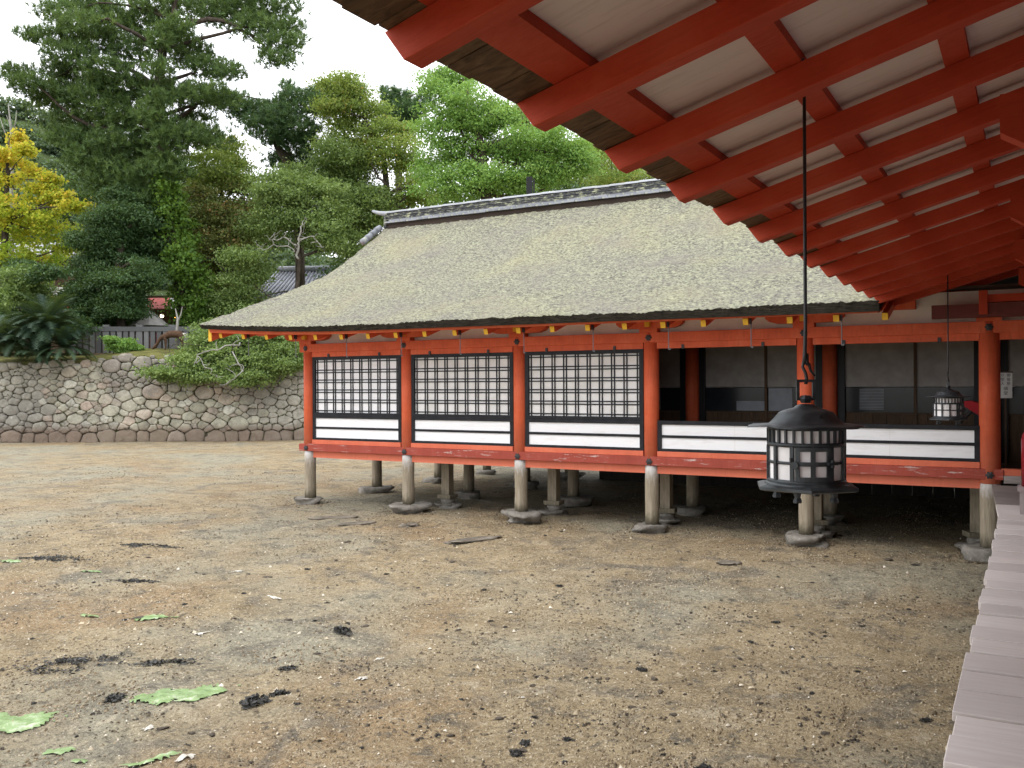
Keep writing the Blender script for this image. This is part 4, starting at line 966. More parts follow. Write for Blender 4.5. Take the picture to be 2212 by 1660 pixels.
# ------------------------------------------------------------------ trees
big = [(500,28,85,26,1),(560,62,55,24,0),(600,98,45,22,-.5),(622,62,35,18,.5),(570,14,75,24,1),(602,130,38,14,-1),(430,12,75,22,2),(640,88,22,12,0),
 (450,150,52,20,0),(500,158,32,14,-1),(420,120,45,25,1),(395,100,45,30,0),
 (130,28,50,18,0),(180,58,62,22,-1),(112,84,52,14,0),(62,74,30,10,0),(240,45,62,28,1),(205,95,62,24,0),(152,118,52,18,-1),(128,148,42,14,0),(185,10,60,20,1),
 (38,158,40,13,0),(62,182,45,15,-1),(105,200,50,18,0),(160,178,62,20,1),(230,152,55,22,-1),(285,112,50,32,0),(320,55,60,34,1),(335,10,50,25,0),(270,195,70,22,0),(335,200,50,18,1),(200,212,72,22,0),(120,225,50,18,1),
 (395,205,60,20,0),(450,210,60,22,-1),(255,250,75,30,0),(185,268,65,26,1),(310,270,55,26,0),(420,260,45,18,1),(400,300,55,24,-1),(250,318,80,30,0),(330,330,60,28,1),(205,350,60,26,0),(300,385,80,30,0),(360,360,50,26,-1),(245,400,65,28,1),(440,295,50,20,0),(150,300,45,18,0),(330,440,60,25,0),(345,150,34,20,-1.6),(350,215,36,18,-1.6),(335,255,40,22,-1.6),(360,300,40,22,-1.5),(345,85,30,20,-1.5),(380,60,36,20,-1.4)]
tree('pine_tree', 'tall dark pine with spreading layered branches towering over the wall', 'pine tree', 46,
     [(405,745),(395,640),(372,520),(355,400),(350,280),(342,190),(352,110),(375,40),(390,-80)], [.42,.40,.36,.33,.30,.26,.22,.17,.08], big, 'needle', 'needle', per=26, m=16, rc=.030, size=.30, seed=3, inner=.3,
     limbs=[([(352,110),(400,60),(470,45),(540,75),(590,120)],[.16,.14,.11,.08,.03]), ([(345,190),(260,165),(170,150),(90,180)],[.14,.11,.08,.03]), ([(350,250),(430,225),(480,232)],[.12,.08,.03]),
            ([(350,230),(363,268),(350,300)],[.07,.05,.02])])
rg = np.random.default_rng(21)
# ivy sheathing the pine's trunk is a plant of its own
iv = thing('climbing_ivy', 'bright green ivy covering the lower trunk of the tall pine', 'ivy', tuple(BG(410, 745, 45.4)))
bl = [blob(u, v, ru, rv, 45.5, rg.uniform(-.3, .3)) for u, v, ru, rv in ((412,705,38,32),(405,660,42,34),(418,615,44,36),(402,575,40,36),(388,535,36,36),(378,492,34,34),(370,450,32,32),(352,410,30,30),(356,370,26,30),(430,660,30,28),(395,735,34,22))]
P_, O_, T_ = clump_pts(bl, 22, rg, .6); V, Fq, ti = leaves(P_, O_, T_, 18, .2, .19, rg, .7, .2); add('foliage', npmesh('ivy', V, Fq, ti), 'ivy', iv)
add('stem', MB().tube([BG(406, 750, 45.45), BG(396, 640, 45.45), BG(376, 500, 45.5), BG(354, 370, 45.6)], [.08, .07, .05, .03], 6), 'bark', iv)

tree('pine_tree', 'dark pine leaning right between the tall pine and the yellowing tree', 'pine tree', 54,
     [(650,720),(648,560),(640,450),(632,370),(600,320),(585,280),(600,230),(622,190)], [.3,.28,.26,.24,.2,.16,.11,.05],
     [(510,225,40,20),(545,250,48,22),(590,240,42,22),(570,275,48,20),(615,255,40,24),(625,215,26,22),(660,222,40,24),(690,235,38,20),(640,280,52,22),(622,190,14,14),(690,205,26,16),(605,300,40,16),(660,310,40,18),(650,345,46,22),(600,350,30,14),(680,370,40,20),(480,215,30,14)], 'needle_blue', 'needle', per=24, m=16, rc=.034, size=.32, seed=5, inner=.3)
tree('pine_tree', 'small spiky dark pine top behind the yellowing tree', 'pine tree', 62,
     [(865,560),(862,420),(860,300),(862,225),(864,195)], [.3,.26,.2,.12,.04],
     [(850,222,28,18),(835,245,24,14),(875,240,36,18),(905,228,16,14),(890,255,30,14),(860,262,40,14),(830,200,8,12),(855,205,9,14),(880,215,9,14),(915,210,8,10),(930,222,8,8)], 'needle_blue', 'needle', per=26, m=16, rc=.036, size=.36, seed=6, inner=.2)
# ginkgo
gk = [(8,330,22,18),(30,312,12,10),(62,318,12,6),(18,362,32,14),(70,368,20,8),(10,395,45,16),(70,402,30,9),(110,398,16,6),(25,430,62,18),(105,440,34,10),(20,470,70,22),(125,435,24,9),(165,440,26,7),(90,475,46,16),(20,510,80,24),(110,508,40,14),(35,548,78,22),(125,540,34,12),(60,590,40,16),(10,600,40,18),(-60,470,60,40),(-60,560,60,40),(-40,400,50,40)]
tree('ginkgo_tree', 'golden yellow ginkgo tree at the left border', 'ginkgo tree', 48, [(5,760),(8,620),(12,480),(16,380),(20,300)], [.26,.22,.16,.10,.03], [(u_ + 9 * math.sin(k_ * 2.3), v_ + 8 * math.cos(k_ * 3.1), a_ * .95, b_ * (.8 + .3 * math.sin(k_))) for k_, (u_, v_, a_, b_) in enumerate(gk)], 'ginkgo', per=4.2, m=9, rc=.15, size=.14, seed=8, inner=.05, aspect=.8, flat=1.2, tint_h=([8, 11, 14.5], [-.40, -.10, .22]))
# bare snag
sn = thing('bare_tree', 'thin leafless pale tree rising behind the ginkgo', 'bare tree', tuple(BG(26, 620, 55)))
smooth(add('trunk', MB().tube([BG(26, 640, 55), BG(25, 500, 55), BG(26, 380, 55), BG(25, 290, 55), BG(18, 225, 55)], [.16, .14, .11, .08, .02], 8), 'bark_pale', sn))
smooth(add('branch', MB().tube([BG(26, 300, 55), BG(34, 265, 55), BG(36, 240, 55)], [.05, .03, .01], 6), 'bark_pale', sn)); smooth(add('branch', MB().tube([BG(25, 320, 55), BG(8, 280, 55), BG(0, 255, 55)], [.06, .03, .01], 6), 'bark_pale', sn))
smooth(add('branch', MB().tube([BG(25, 280, 55), BG(14, 250, 55)], [.04, .01], 6), 'bark_pale', sn))
# juniper
tree('juniper_tree', 'very dark rounded juniper with billowing foliage behind the fence', 'juniper tree', 44.5, [(262,750),(262,660),(258,580),(262,500),(265,440)], [.24,.22,.2,.15,.06],
     [(262,448,48,34),(225,475,44,34),(300,480,36,34),(262,500,50,38),(215,535,52,36),(295,545,44,38),(255,570,56,40),(200,600,44,34),(272,610,40,36),(235,640,50,36),(190,668,42,26),(258,668,40,30),(312,585,24,30),(230,690,50,16),(180,640,28,24)], 'juniper', per=16, m=26, rc=.20, size=.11, seed=9, inner=.6, up=.3)
# broadleaf trees
tree('broadleaf_tree', 'yellow-green tree just right of the tall pine trunk', 'tree', 50, [(470,740),(472,600),(478,480),(480,380)], [.22,.2,.15,.05],
     [(485,325,35,22),(455,352,34,20),(505,350,28,22),(480,385,42,24),(440,390,30,20),(515,395,30,20)], 'leaf_yellowish', per=6, m=20, rc=.28, size=.14, seed=10)
tree('broadleaf_tree', 'rust-tinged broadleaf tree below the yellow-green tree', 'tree', 49, [(500,740),(498,620),(490,520),(486,440)], [.22,.2,.14,.05],
     [(450,432,44,26),(505,425,44,24),(550,430,40,26),(430,480,38,30),(480,475,46,30),(530,478,44,30),(450,525,46,30),(505,525,48,30),(460,575,44,28),(515,575,46,28),(470,620,40,26),(440,560,30,30),(520,620,34,24)], 'leaf_rusty', per=6, m=20, rc=.28, size=.13, seed=11,
     limbs=[([(430,570,47.5),(455,560,47.5),(490,590,47.5)],[.04,.05,.03])])
tree('broadleaf_tree', 'dense mid-green tree left of the hall roof with bare grey boughs', 'tree', 46, [(640,720),(640,640),(648,560),(642,480),(650,420)], [.13,.12,.10,.08,.04],
     [(600,400,40,24),(650,385,44,26),(580,440,44,28),(635,430,46,28),(690,415,44,28),(600,480,40,22),(660,462,40,22),(705,470,40,30),(570,500,30,22),(720,430,30,26),(545,555,36,22),(700,515,40,24),(735,510,36,34),(520,600,34,24),(520,650,40,24),(500,690,44,22),(480,650,36,26),(770,545,22,20)], 'leaf_mid', per=7, m=22, rc=.28, size=.12, seed=12,
     limbs=[([(640,560,44.2),(645,530,44),(650,500,44),(660,470,44.2)],[.09,.08,.06,.03]), ([(642,535,44),(615,515,43.8),(590,520,43.6),(572,510,43.6)],[.06,.045,.03,.01]), ([(646,520,44),(675,512,43.8),(690,530,43.6),(700,545,43.6)],[.05,.04,.03,.01]), ([(640,545,44),(600,530,43.7),(565,538,43.6),(556,520,43.6)],[.05,.035,.02,.01])], bark_='bark_pale')
tree('broadleaf_tree', 'deep green tree immediately behind the left roof end', 'tree', 49, [(770,720),(768,600),(762,500),(760,420)], [.24,.2,.15,.06],
     [(720,370,36,26),(760,385,42,26),(800,420,36,28),(745,430,46,30),(790,465,34,34),(740,490,44,30),(785,515,30,30),(715,330,30,20),(770,350,34,22),(700,520,30,24),(820,440,26,22)], 'leaf_mid', per=7, m=22, rc=.30, size=.13, seed=13)
tree('broadleaf_tree', 'tall yellowing maple above the left end of the roof ridge', 'tree', 50, [(850,640),(846,520),(838,430),(828,340),(790,260),(770,190)], [.24,.22,.18,.14,.09,.03],
     [(720,185,26,12),(752,180,24,16),(770,205,30,18),(735,215,22,14),(760,235,40,22),(800,245,34,18),(735,265,40,22),(785,275,46,24),(830,285,36,20),(745,310,44,22),(800,318,48,24),(850,318,38,22),(875,290,24,16),(760,348,40,18),(830,355,44,20),(880,348,30,20),(895,400,24,16),(910,425,30,10),(870,440,30,8),(715,235,14,10)], 'leaf_yellowish', per=3.5, m=18, rc=.30, size=.135, seed=14, inner=.3,
     limbs=[([(838,430,49),(855,412,48.8),(880,405,48.6)],[.10,.08,.05]), ([(835,400,49),(815,380,48.8),(800,350,48.8)],[.08,.05,.02]), ([(845,440,48.6),(826,420,48.4),(815,410,48.4)],[.07,.05,.03])])
tree('camphor_tree', 'big fresh green camphor tree behind the middle of the ridge', 'camphor tree', 44, [(1060,640),(1055,520),(1050,420),(1040,320),(1020,240),(1000,170)], [.34,.32,.26,.2,.12,.04],
     [(960,165,30,20),(985,185,36,22),(945,205,30,22),(1010,215,40,22),(965,240,44,26),(1030,250,44,22),(1060,235,30,20),(945,285,38,24),(1000,290,52,28),(1060,285,44,26),(1095,265,34,24),(960,330,46,28),(1020,340,54,30),(1085,325,50,28),(1130,300,36,24),(940,375,40,24),(1000,385,50,26),(1060,385,52,26),(1120,360,50,26),(1165,335,44,28),(1200,300,36,22),(1205,340,44,28),(1165,380,46,24),(1215,380,44,22),(1250,365,30,26),(1245,330,28,20),(1110,398,44,16),(960,408,50,18),(1030,410,50,14),(1180,285,26,14)], 'leaf_bright', per=3.9, m=20, rc=.27, size=.125, seed=15, inner=.35,
     limbs=[([(1045,380),(1000,300),(985,230)],[.12,.08,.03]), ([(1050,420),(1110,360),(1130,320)],[.12,.08,.03])])
tree('broadleaf_tree', 'shaggy olive conifer half hidden by the corridor eave', 'tree', 50, [(1330,640),(1330,500),(1325,420),(1320,350)], [.22,.18,.12,.04],
     [(1320,365,28,24),(1345,390,34,18),(1310,395,28,16),(1385,385,30,16),(1420,395,36,14),(1290,330,24,14),(1270,310,20,12),(1365,372,20,12)], 'leaf_yellowish', per=6, m=22, rc=.25, size=.14, seed=16, aspect=.25)
tree('broadleaf_tree', 'dark thin-leaved tree seen through the gap behind the camphor', 'tree', 60, [(1170,640),(1170,480),(1172,380),(1165,280)], [.3,.28,.2,.06],
     [(1150,270,30,18),(1190,330,34,24),(1160,350,40,24),(1290,340,24,16),(1280,370,30,20),(1120,250,26,14),(1240,400,44,18),(1300,400,30,14)], 'leaf_rusty', per=4, m=18, rc=.35, size=.16, seed=17)
# leafy branches hanging over the wall
tree('overhanging_bush', 'leafy bush with pale twisted boughs hanging over the stone wall', 'bush', 39.6, [(560,748,41),(545,745,40.4),(520,742,39.6),(500,760,39)], [.16,.14,.1,.05],
     [(450,765,44,22,0),(400,790,40,20,-.6),(360,808,38,12,-.8),(430,815,40,14,-.8),(490,770,46,26,0),(540,740,46,24,0),(500,725,46,22,.8),(462,715,34,18,1),(446,742,26,14,0),(590,735,40,24,0),(620,760,36,22,-.4),(560,785,40,24,-.6),(500,815,40,18,-1),(540,815,30,14,-1),(600,790,40,18,-.6),(640,785,24,14,0),(480,790,40,20,-.5),(590,700,34,16,.5),(432,762,22,14,.3)], 'leaf_mid', per=8, m=22, rc=.20, size=.11, seed=18, bark_='bark_pale',
     limbs=[([(520,745,38.4),(480,752,38.0),(430,770,37.8),(418,792,37.7)],[.06,.05,.035,.015]), ([(500,768,38.2),(520,800,37.8),(500,822,37.6),(475,832,37.5)],[.05,.04,.03,.012]), ([(430,772,37.8),(450,800,37.7),(470,818,37.6)],[.03,.02,.01])])
tree('broadleaf_tree', 'dark green tree filling the corner between wall and hall', 'tree', 42.5, [(640,800),(640,750),(635,700),(630,660)], [.2,.18,.12,.05],
     [(610,720,40,28),(650,740,36,30),(600,760,40,26),(650,780,34,22),(620,690,30,20),(560,690,36,22),(520,710,30,20),(680,760,30,26)], 'leaf_mid', per=8, m=22, rc=.22, size=.12, seed=19)
# shrubs at left
for k, (lab, bl_, mt, d) in enumerate([
    ('blue-green shrub above the cycad at the left border', [(30,600,40,22),(70,615,34,20),(20,640,40,22),(60,645,36,20),(0,670,30,20)], 'leaf_mid', 43.5),
    ('dark shrub between cycad and ginkgo trunk', [(50,580,34,14),(90,590,26,14),(60,640,30,20),(30,690,50,30),(90,690,40,30),(150,700,30,26),(20,730,40,26)], 'juniper', 43)]):
    tree('shrub', lab, 'shrub', d, [(40, 770), (42, 700), (45, 630)], [.08, .07, .03], bl_, mt, per=8, m=20, rc=.2, size=.13, seed=30 + k)
# cycad
cy = thing('cycad', 'dark spiky cycad with drooping fronds on top of the wall', 'cycad', tuple(BG(95, 790, 39.6)))
rg = np.random.default_rng(5)
smooth(add('trunk', MB().tube([BG(95, 800, 39.6), BG(98, 745, 39.2), BG(100, 712, 38.9)], [.24, .22, .18], 12), 'bark', cy))
Vs = []; Ts = []; nl = 0
heads = [(BG(100, 712, 38.9), 120, 2.0), (BG(40, 740, 38.7), 80, 1.8), (BG(140, 752, 38.6), 60, 1.4), (BG(-5, 740, 39), 70, 1.7), (BG(85, 770, 38.5), 60, 1.2)]
for hc, nf, fl in heads:
    for k in range(nf):
        az = rg.uniform(0, 2 * math.pi); el = rg.uniform(-.1, 1.35); L = fl * rg.uniform(.75, 1.1)
        hd_ = np.array([math.cos(az), math.sin(az), 0]); pts = []
        p = hc.copy(); ang = el
        for i in range(13):
            pts.append(p.copy()); p = p + (hd_ * math.cos(ang) + UP * math.sin(ang)) * L / 12; ang -= (.045 + .009 * i)
        side = np.cross(hd_, UP)
        tnt = np.clip(rg.normal(.45, .2), 0, 1)
        for i in range(1, 13):
            w = L * .17 * math.sin(math.pi * min(1, (i + 1.2) / 14)) ** .6; fwd = (pts[i] - pts[i - 1]); fwd /= np.linalg.norm(fwd)
            for sgn in (-1, 1):
                for q in (0, .5):
                    b0 = pts[i] * (1 - q) + pts[i - 1] * q; tip = b0 + side * sgn * w + fwd * w * .55 - UP * w * .12
                    Vs += [b0 - fwd * .03, b0 + fwd * .03, tip]; Ts.append(tnt)
add('fronds', npmesh('fronds', np.array(Vs), np.arange(len(Vs)).reshape(-1, 3), Ts), 'cycad', cy)
# small plants by the fence
for k, (lab, c, s) in enumerate([('small leafy sapling against the grey fence', (432, 700), 22), ('low green plant on the wall edge below the fence', (452, 738), 26), ('young shoot at the foot of the fence', (470, 720), 15)]):
    u = c[0] - 0; v = c[1]
    u, v = {0: (245, 740), 1: (265, 752), 2: (275, 745)}[k]
    tree('small_plant', lab, 'plant', 41.2, [(u, 768), (u + 2, 750), (u + 4, 735)], [.02, .02, .01], [(u, v, s * .6, s * .4, 0), (u + 10, v + 6, s * .5, s * .3, 0)], 'leaf_bright', per=14, m=16, rc=.1, size=.12, seed=40 + k)

# far wooded hill
hv = []; us = np.linspace(-900, 900, 60)
prof_u = [-900, -300, 0, 60, 130, 260, 380, 450, 520, 640, 900]; prof_v = [260, 230, 222, 226, 262, 300, 360, 420, 470, 520, 560]
dl_ = [95, 110, 130, 150, 170, 240]
for u in us:
    vt = float(np.interp(u, prof_u, prof_v)) + 26
    for i, d in enumerate(dl_): hv.append(BG(u, 720 + (vt - 720) * min(1, [0, .3, .62, .85, 1.0, 1.0][i]), d) - (UP * 30 if i == 5 else 0))
tag(add('hill', npmesh('hill', hv, quads(np.arange(len(hv)).reshape(60, 6)), smooth=True), 'hill'), kind='structure')
rg = np.random.default_rng(77); bl = []
for u in np.arange(-260, 700, 20):
    vt = float(np.interp(u, prof_u, prof_v))
    for i, q in enumerate((.12, .3, .45, .6, .75, .88, 1.0)):
        d = float(np.interp(q, [0, .3, .62, .85, 1], dl_[:5])) - 1
        bl.append((BG(u + rg.uniform(-12, 12), 720 + (vt + 14 - 720) * q + rg.uniform(-8, 8), d), tuple(rg.uniform(.8, 1.25) * np.array([1.5, 1.4, 1.25]) * d / 130 * 1.25)))
P_, O_, T_ = clump_pts(bl, 3.2, rg, .75); V, Fq, ti = leaves(P_, O_, T_ * 2, 12, .32, .5, rg, .7, .6)
fo = add('hillside_forest', npmesh('forest', V, Fq, ti), 'forest'); tag(fo, 'mass of broadleaf trees covering the far hillside', 'forest', kind='stuff')
# understorey behind the fence hiding the hill foot
bl = [blob(u, v, ru, rv, 58, rg.uniform(-2, 2)) for u, v, ru, rv in ((180,420,50,40),(130,470,40,40),(350,480,50,40),(300,430,60,40),(230,430,40,34),(120,420,30,40),(500,660,30,30),(420,500,50,40),(620,500,60,40),(500,560,40,50),(340,560,40,40),(760,600,60,60),(860,470,60,30),(960,440,60,26),(1080,430,70,24),(1200,420,70,24),(1320,425,70,26))]
tree('broadleaf_tree', 'dark evergreen thicket in the shade behind the tall pine', 'tree', 58, [(300,740),(300,600),(290,480)], [.3,.26,.1], [], 'leaf_mid') if False else None
P_, O_, T_ = clump_pts(bl, 9, rg, .6); V, Fq, ti = leaves(P_, O_, T_, 18, .35, .26, rg, .6, .4)
tag(add('thicket', npmesh('thicket', V, Fq, ti), 'juniper'), 'dark evergreen thicket in the shade behind the nearer trees', 'thicket', kind='stuff')

# ------------------------------------------------------------------ fence, stalls, houses
fe = thing('stone_fence', 'grey shrine fence of upright slabs under a rail above the wall', 'fence', tuple(BG(290, 758, 43)))
def FB(u0, u1, v0, v1, d, th): 
    p = [BG(u0, v0, d), BG(u1, v0, d), BG(u1, v1, d), BG(u0, v1, d)]; q = [a + FWD * th for a in p]
    return MB().add(p + q, [(0, 1, 2, 3), (7, 6, 5, 4), (0, 4, 5, 1), (1, 5, 6, 2), (2, 6, 7, 3), (3, 7, 4, 0)])
fm = None
u = 150; k = 0
while u < 425:
    w = 9.5 if k % 5 else 13
    add('slab_post', FB(u, u + w, 764, 717 if k % 5 else 703, 43, .16), 'fence', fe); u += w + 4.2; k += 1
add('rail', FB(146, 430, 717, 707, 42.97, .24), 'fence', fe)
for u, lab in ((321, 'narrow red banner strip seen through the fence gap, left one'), (332, 'wider bright red strip seen through the fence, right one')): 
    tag(add('red_banner', FB(u, u + (3 if u == 321 else 7), 758, 730 if u == 321 else 722, 43.6, .05), 'red_banner'), lab, 'banner')
# parasol, closed canopy
pa = thing('parasol', 'grey canvas parasol standing behind the fence', 'parasol', tuple(BG(325, 764, 45)))
cm_ = MB(); n = 8; apex = BG(325, 671, 45); ring_ = BG(325, 706, 45)
for k in range(n):
    a = 2 * math.pi * k / n + .3; cm_.v.append(tuple(ring_ + (RIGHT * math.cos(a) + FWD * math.sin(a)) * .95))
cm_.v.append(tuple(apex)); cm_.f = [(k, (k + 1) % n, n) for k in range(n)]
add('canopy', cm_, 'grey_cloth', pa); add('pole', MB().tube([BG(325, 764, 45), BG(325, 668, 45)], .03, 8), 'bark', pa)
# stall behind
sl_ = thing('market_stall', 'food stall with red and white awning glimpsed behind the fence', 'stall', tuple(BG(330, 764, 49)))
for u0, u1, mt in ((225, 262, 'offwhite'), (262, 300, 'fabric_red'), (300, 318, 'offwhite'), (300, 312, 'fabric_red'), (318, 345, 'fabric_red'), (345, 368, 'fabric_red'), (368, 395, 'offwhite')):
    p = [BG(u0, 668, 48), BG(u1, 668, 48), BG(u1, 645, 50), BG(u0, 645, 50)]
    if (u0, mt) != (300, 'fabric_red'): add('awning_strip', MB().add(p + [q - UP * .05 for q in p], [(0, 1, 2, 3), (7, 6, 5, 4), (0, 4, 5, 1), (1, 5, 6, 2), (2, 6, 7, 3), (3, 7, 4, 0)]), mt, sl_)
add('back_wall', FB(220, 400, 764, 640, 50.2, .1), 'wainscot', sl_); add('counter', FB(225, 395, 764, 722, 48.2, .5), 'wainscot', sl_)
for u in (226, 300, 393): add('post', FB(u, u + 3, 764, 660, 48, .08), 'wainscot', sl_)
for u, mt, nm in ((350, 'bulb', 'white'), (381, 'amber', 'amber')):
    o = add('lit_lamp', MB().lathe([(.001, .09), (.07, .07), (.1, 0), (.07, -.07), (.001, -.09)], 12), mt, None, tuple(BG(u, 684 if u == 350 else 686, 48.4))); tag(o, 'small glowing %s lamp under the stall awning' % nm, 'lamp')
for u, w, mt, lab in ((342, 4, 'offwhite', 'white bottle on the stall counter, leftmost'), (352, 5, 'blue', 'blue box on the stall counter'), (360, 4, 'offwhite', 'white tub on the stall counter right of the blue box')):
    tag(add('stall_goods', FB(u, u + w, 722, 708, 48.3, .12), mt), lab, 'goods')
tb = thing('bare_sapling', 'pale forked sapling trunk in front of the fence', 'bare tree', tuple(BG(381, 762, 42.6)))
smooth(add('trunk', MB().tube([BG(381, 764, 42.6), BG(382, 720, 42.6), BG(384, 690, 42.6), BG(379, 668, 42.6)], [.09, .07, .05, .02], 8), 'bark_pale', tb))
smooth(add('branch', MB().tube([BG(383, 700, 42.6), BG(391, 680, 42.6), BG(394, 664, 42.6)], [.045, .03, .015], 6), 'bark_pale', tb))
# house at left: maroon upper wall, white awning
hs_ = thing('house', 'two-storey house with maroon siding behind the ginkgo', 'house', tuple(BG(90, 764, 60)))
add('wall', FB(-40, 150, 764, 560, 60, 5), 'wainscot', hs_); add('siding', FB(60, 103, 625, 546, 59.9, .09), 'maroon', hs_)
wn_ = add('window', FB(106, 122, 600, 568, 59.92, .07), 'glass_pale', hs_); add('frame', FB(112.5, 115, 600, 568, 59.85, .06), 'offwhite', wn_)
add('canopy', FB(96, 150, 640, 622, 58.6, 1.2), 'offwhite', hs_); add('shop_front', FB(50, 150, 700, 650, 59.9, .09), 'orange', hs_)
p = [BG(-60, 550, 58.5), BG(165, 550, 58.5), BG(165, 525, 62.5), BG(-60, 525, 62.5)]; add('roof', MB().add(p + [q - UP * .2 for q in p], [(0, 1, 2, 3), (7, 6, 5, 4), (0, 4, 5, 1), (1, 5, 6, 2), (2, 6, 7, 3), (3, 7, 4, 0)]), 'housetile', hs_)
# tiled house behind the rusty tree
th_ = thing('tiled_house', 'house with grey tiled roof glimpsed through the trees left of the hall', 'house', tuple(BG(640, 764, 56)))
add('wall', FB(560, 740, 764, 640, 57, 5), 'offwhite', th_)
e0, e1, r0_, r1_ = BG(545, 643, 55), BG(770, 640, 55), BG(600, 590, 59), BG(770, 588, 59)
rfm = MB().add([e0, e1, r1_, r0_] + [q - UP * .15 for q in (e0, e1, r1_, r0_)], [(0, 1, 2, 3), (7, 6, 5, 4), (0, 4, 5, 1), (1, 5, 6, 2), (2, 6, 7, 3), (3, 7, 4, 0)])
rf_ = add('roof', rfm, 'housetile', th_)
for k in range(24):
    f = k / 24; a = e0 + (e1 - e0) * f + UP * .04; b = r0_ + (r1_ - r0_) * f + UP * .04; smooth(add('tile_roll', MB().tube([a, (a + b) / 2 - UP * .03, b], .085, 6), 'housetile', rf_))
smooth(add('ridge', MB().tube([r0_ + UP * .2, r1_ + UP * .2], .2, 8), 'housetile', rf_))
# dark utility pole beyond the ridge
up_ = thing('utility_pole', 'black square post sticking up behind the ridge below the camphor', 'pole', (BG(1143, 520, 30)[0], BG(1143, 520, 30)[1], 0))
add('post', FB(1137, 1150, 990, 383, 30, .2), 'inner_black', up_); add('side_rail', FB(1151.5, 1155, 990, 388, 30, .06), 'inner_black', up_)

# ------------------------------------------------------------------ deer
dv = {}
D0 = BG(372, 757, 42.2)
def dp(a, h, s=0): return tuple(D0 + (-RIGHT) * a + UP * h + FWD * s)      # a: towards the head (left)
sk = [dp(-.45, .70), dp(-.18, .74), dp(.12, .72), dp(.36, .66), dp(.55, .50), dp(.70, .28), dp(.80, .12), dp(.94, .03)]
rad = [.15, .185, .18, .15, .085, .07, .085, .04]
verts_ = list(sk); edges_ = [(i, i + 1) for i in range(7)]; rads = list(rad)
def leg(root, pts, rr):
    prev = root
    for p, r_ in zip(pts, rr): verts_.append(p); rads.append(r_); edges_.append((prev, len(verts_) - 1)); prev = len(verts_) - 1
for s in (-.09, .09):
    dx = .06 if s > 0 else -.04
    leg(0, [dp(-.42 + dx, .52, s), dp(-.50 + dx, .32, s), dp(-.46 + dx, .14, s), dp(-.44 + dx, .0, s)], [.10, .04, .028, .03])
    leg(3, [dp(.30 + dx, .48, s), dp(.29 + dx, .27, s), dp(.29 + dx, .12, s), dp(.31 + dx, .0, s)], [.065, .035, .026, .03])
for s in (-1, 1): leg(6, [dp(.72, .20, .07 * s), dp(.66, .27, .13 * s)], [.03, .012])
leg(0, [dp(-.58, .70), dp(-.62, .60)], [.04, .02])
dm = bpy.data.meshes.new('deer'); dm.from_pydata(verts_, edges_, []); deer = bpy.data.objects.new('body', dm); col.objects.link(deer); dm.materials.append(M['deer'])
sm_ = deer.modifiers.new('skin', 'SKIN'); 
for i, r_ in enumerate(rads): dm.skin_vertices[0].data[i].radius = (r_, r_)
dm.skin_vertices[0].data[1].use_root = True
ss_ = deer.modifiers.new('sub', 'SUBSURF'); ss_.levels = 2; ss_.render_levels = 2; sm_.use_smooth_shade = True
dth = thing('deer', 'brown deer grazing with head down in front of the fence', 'deer', tuple(D0)); deer.parent = dth; deer.matrix_parent_inverse = pinv(dth)
smooth(add('rump_patch', rock_mesh(.06, .1, .1, 3, rough=.1), 'deer_pale', dth, dp(-.575, .68)))

# ------------------------------------------------------------------ mud flat litter
rg = np.random.default_rng(99)
def sheet(name, label, cat, x, y, a, b, rz, mat, seed, group=None, lift=.012, frq=3.0, thr=.0):
    q = np.random.default_rng(seed); nx2 = max(10, int(2.6 * a / .022)); ny2 = max(8, int(2.6 * b / .022)); nx2 = min(nx2, 60); ny2 = min(ny2, 36)
    A, B = np.meshgrid(np.linspace(-1.3, 1.3, nx2), np.linspace(-1.3, 1.3, ny2), indexing='ij')
    A = A + q.uniform(-.4, .4, A.shape) * 2.6 / nx2; B = B + q.uniform(-.4, .4, B.shape) * 2.6 / ny2
    cz_, sz_ = math.cos(rz), math.sin(rz); wx = x + A * a * cz_ - B * b * sz_; wy = y + A * a * sz_ + B * b * cz_
    msk = np.hypot(A, B) + 1.3 * fbm(A * frq + 20, B * frq * .6 + 20 + seed, 3, seed) + q.uniform(-.12, .12, A.shape)
    z2 = ground_h(wx, wy) + .003 + lift * (1 + 2.2 * fbm(wx * 22 + 300, wy * 22 + 300, 2, seed)) * np.clip(1.15 - msk, 0, 1) * 1.6
    I2 = np.arange(nx2 * ny2).reshape(nx2, ny2); ok = (msk[:-1, :-1] < .85 + thr) & (msk[1:, 1:] < .85 + thr); Fq2 = quads(I2).reshape(nx2 - 1, ny2 - 1, 4)[ok]
    if len(Fq2) == 0: Fq2 = quads(I2)[:4]
    use = np.unique(Fq2); mp_ = np.zeros(nx2 * ny2, int); mp_[use] = np.arange(len(use)); gz = GH(x, y)
    V2 = np.stack([wx - x, wy - y, z2 - gz], -1).reshape(-1, 3)[use]
    o = add(name, npmesh(name, V2, mp_[Fq2], smooth=False), mat, None, (x, y, gz)); return tag(o, label, cat, group)
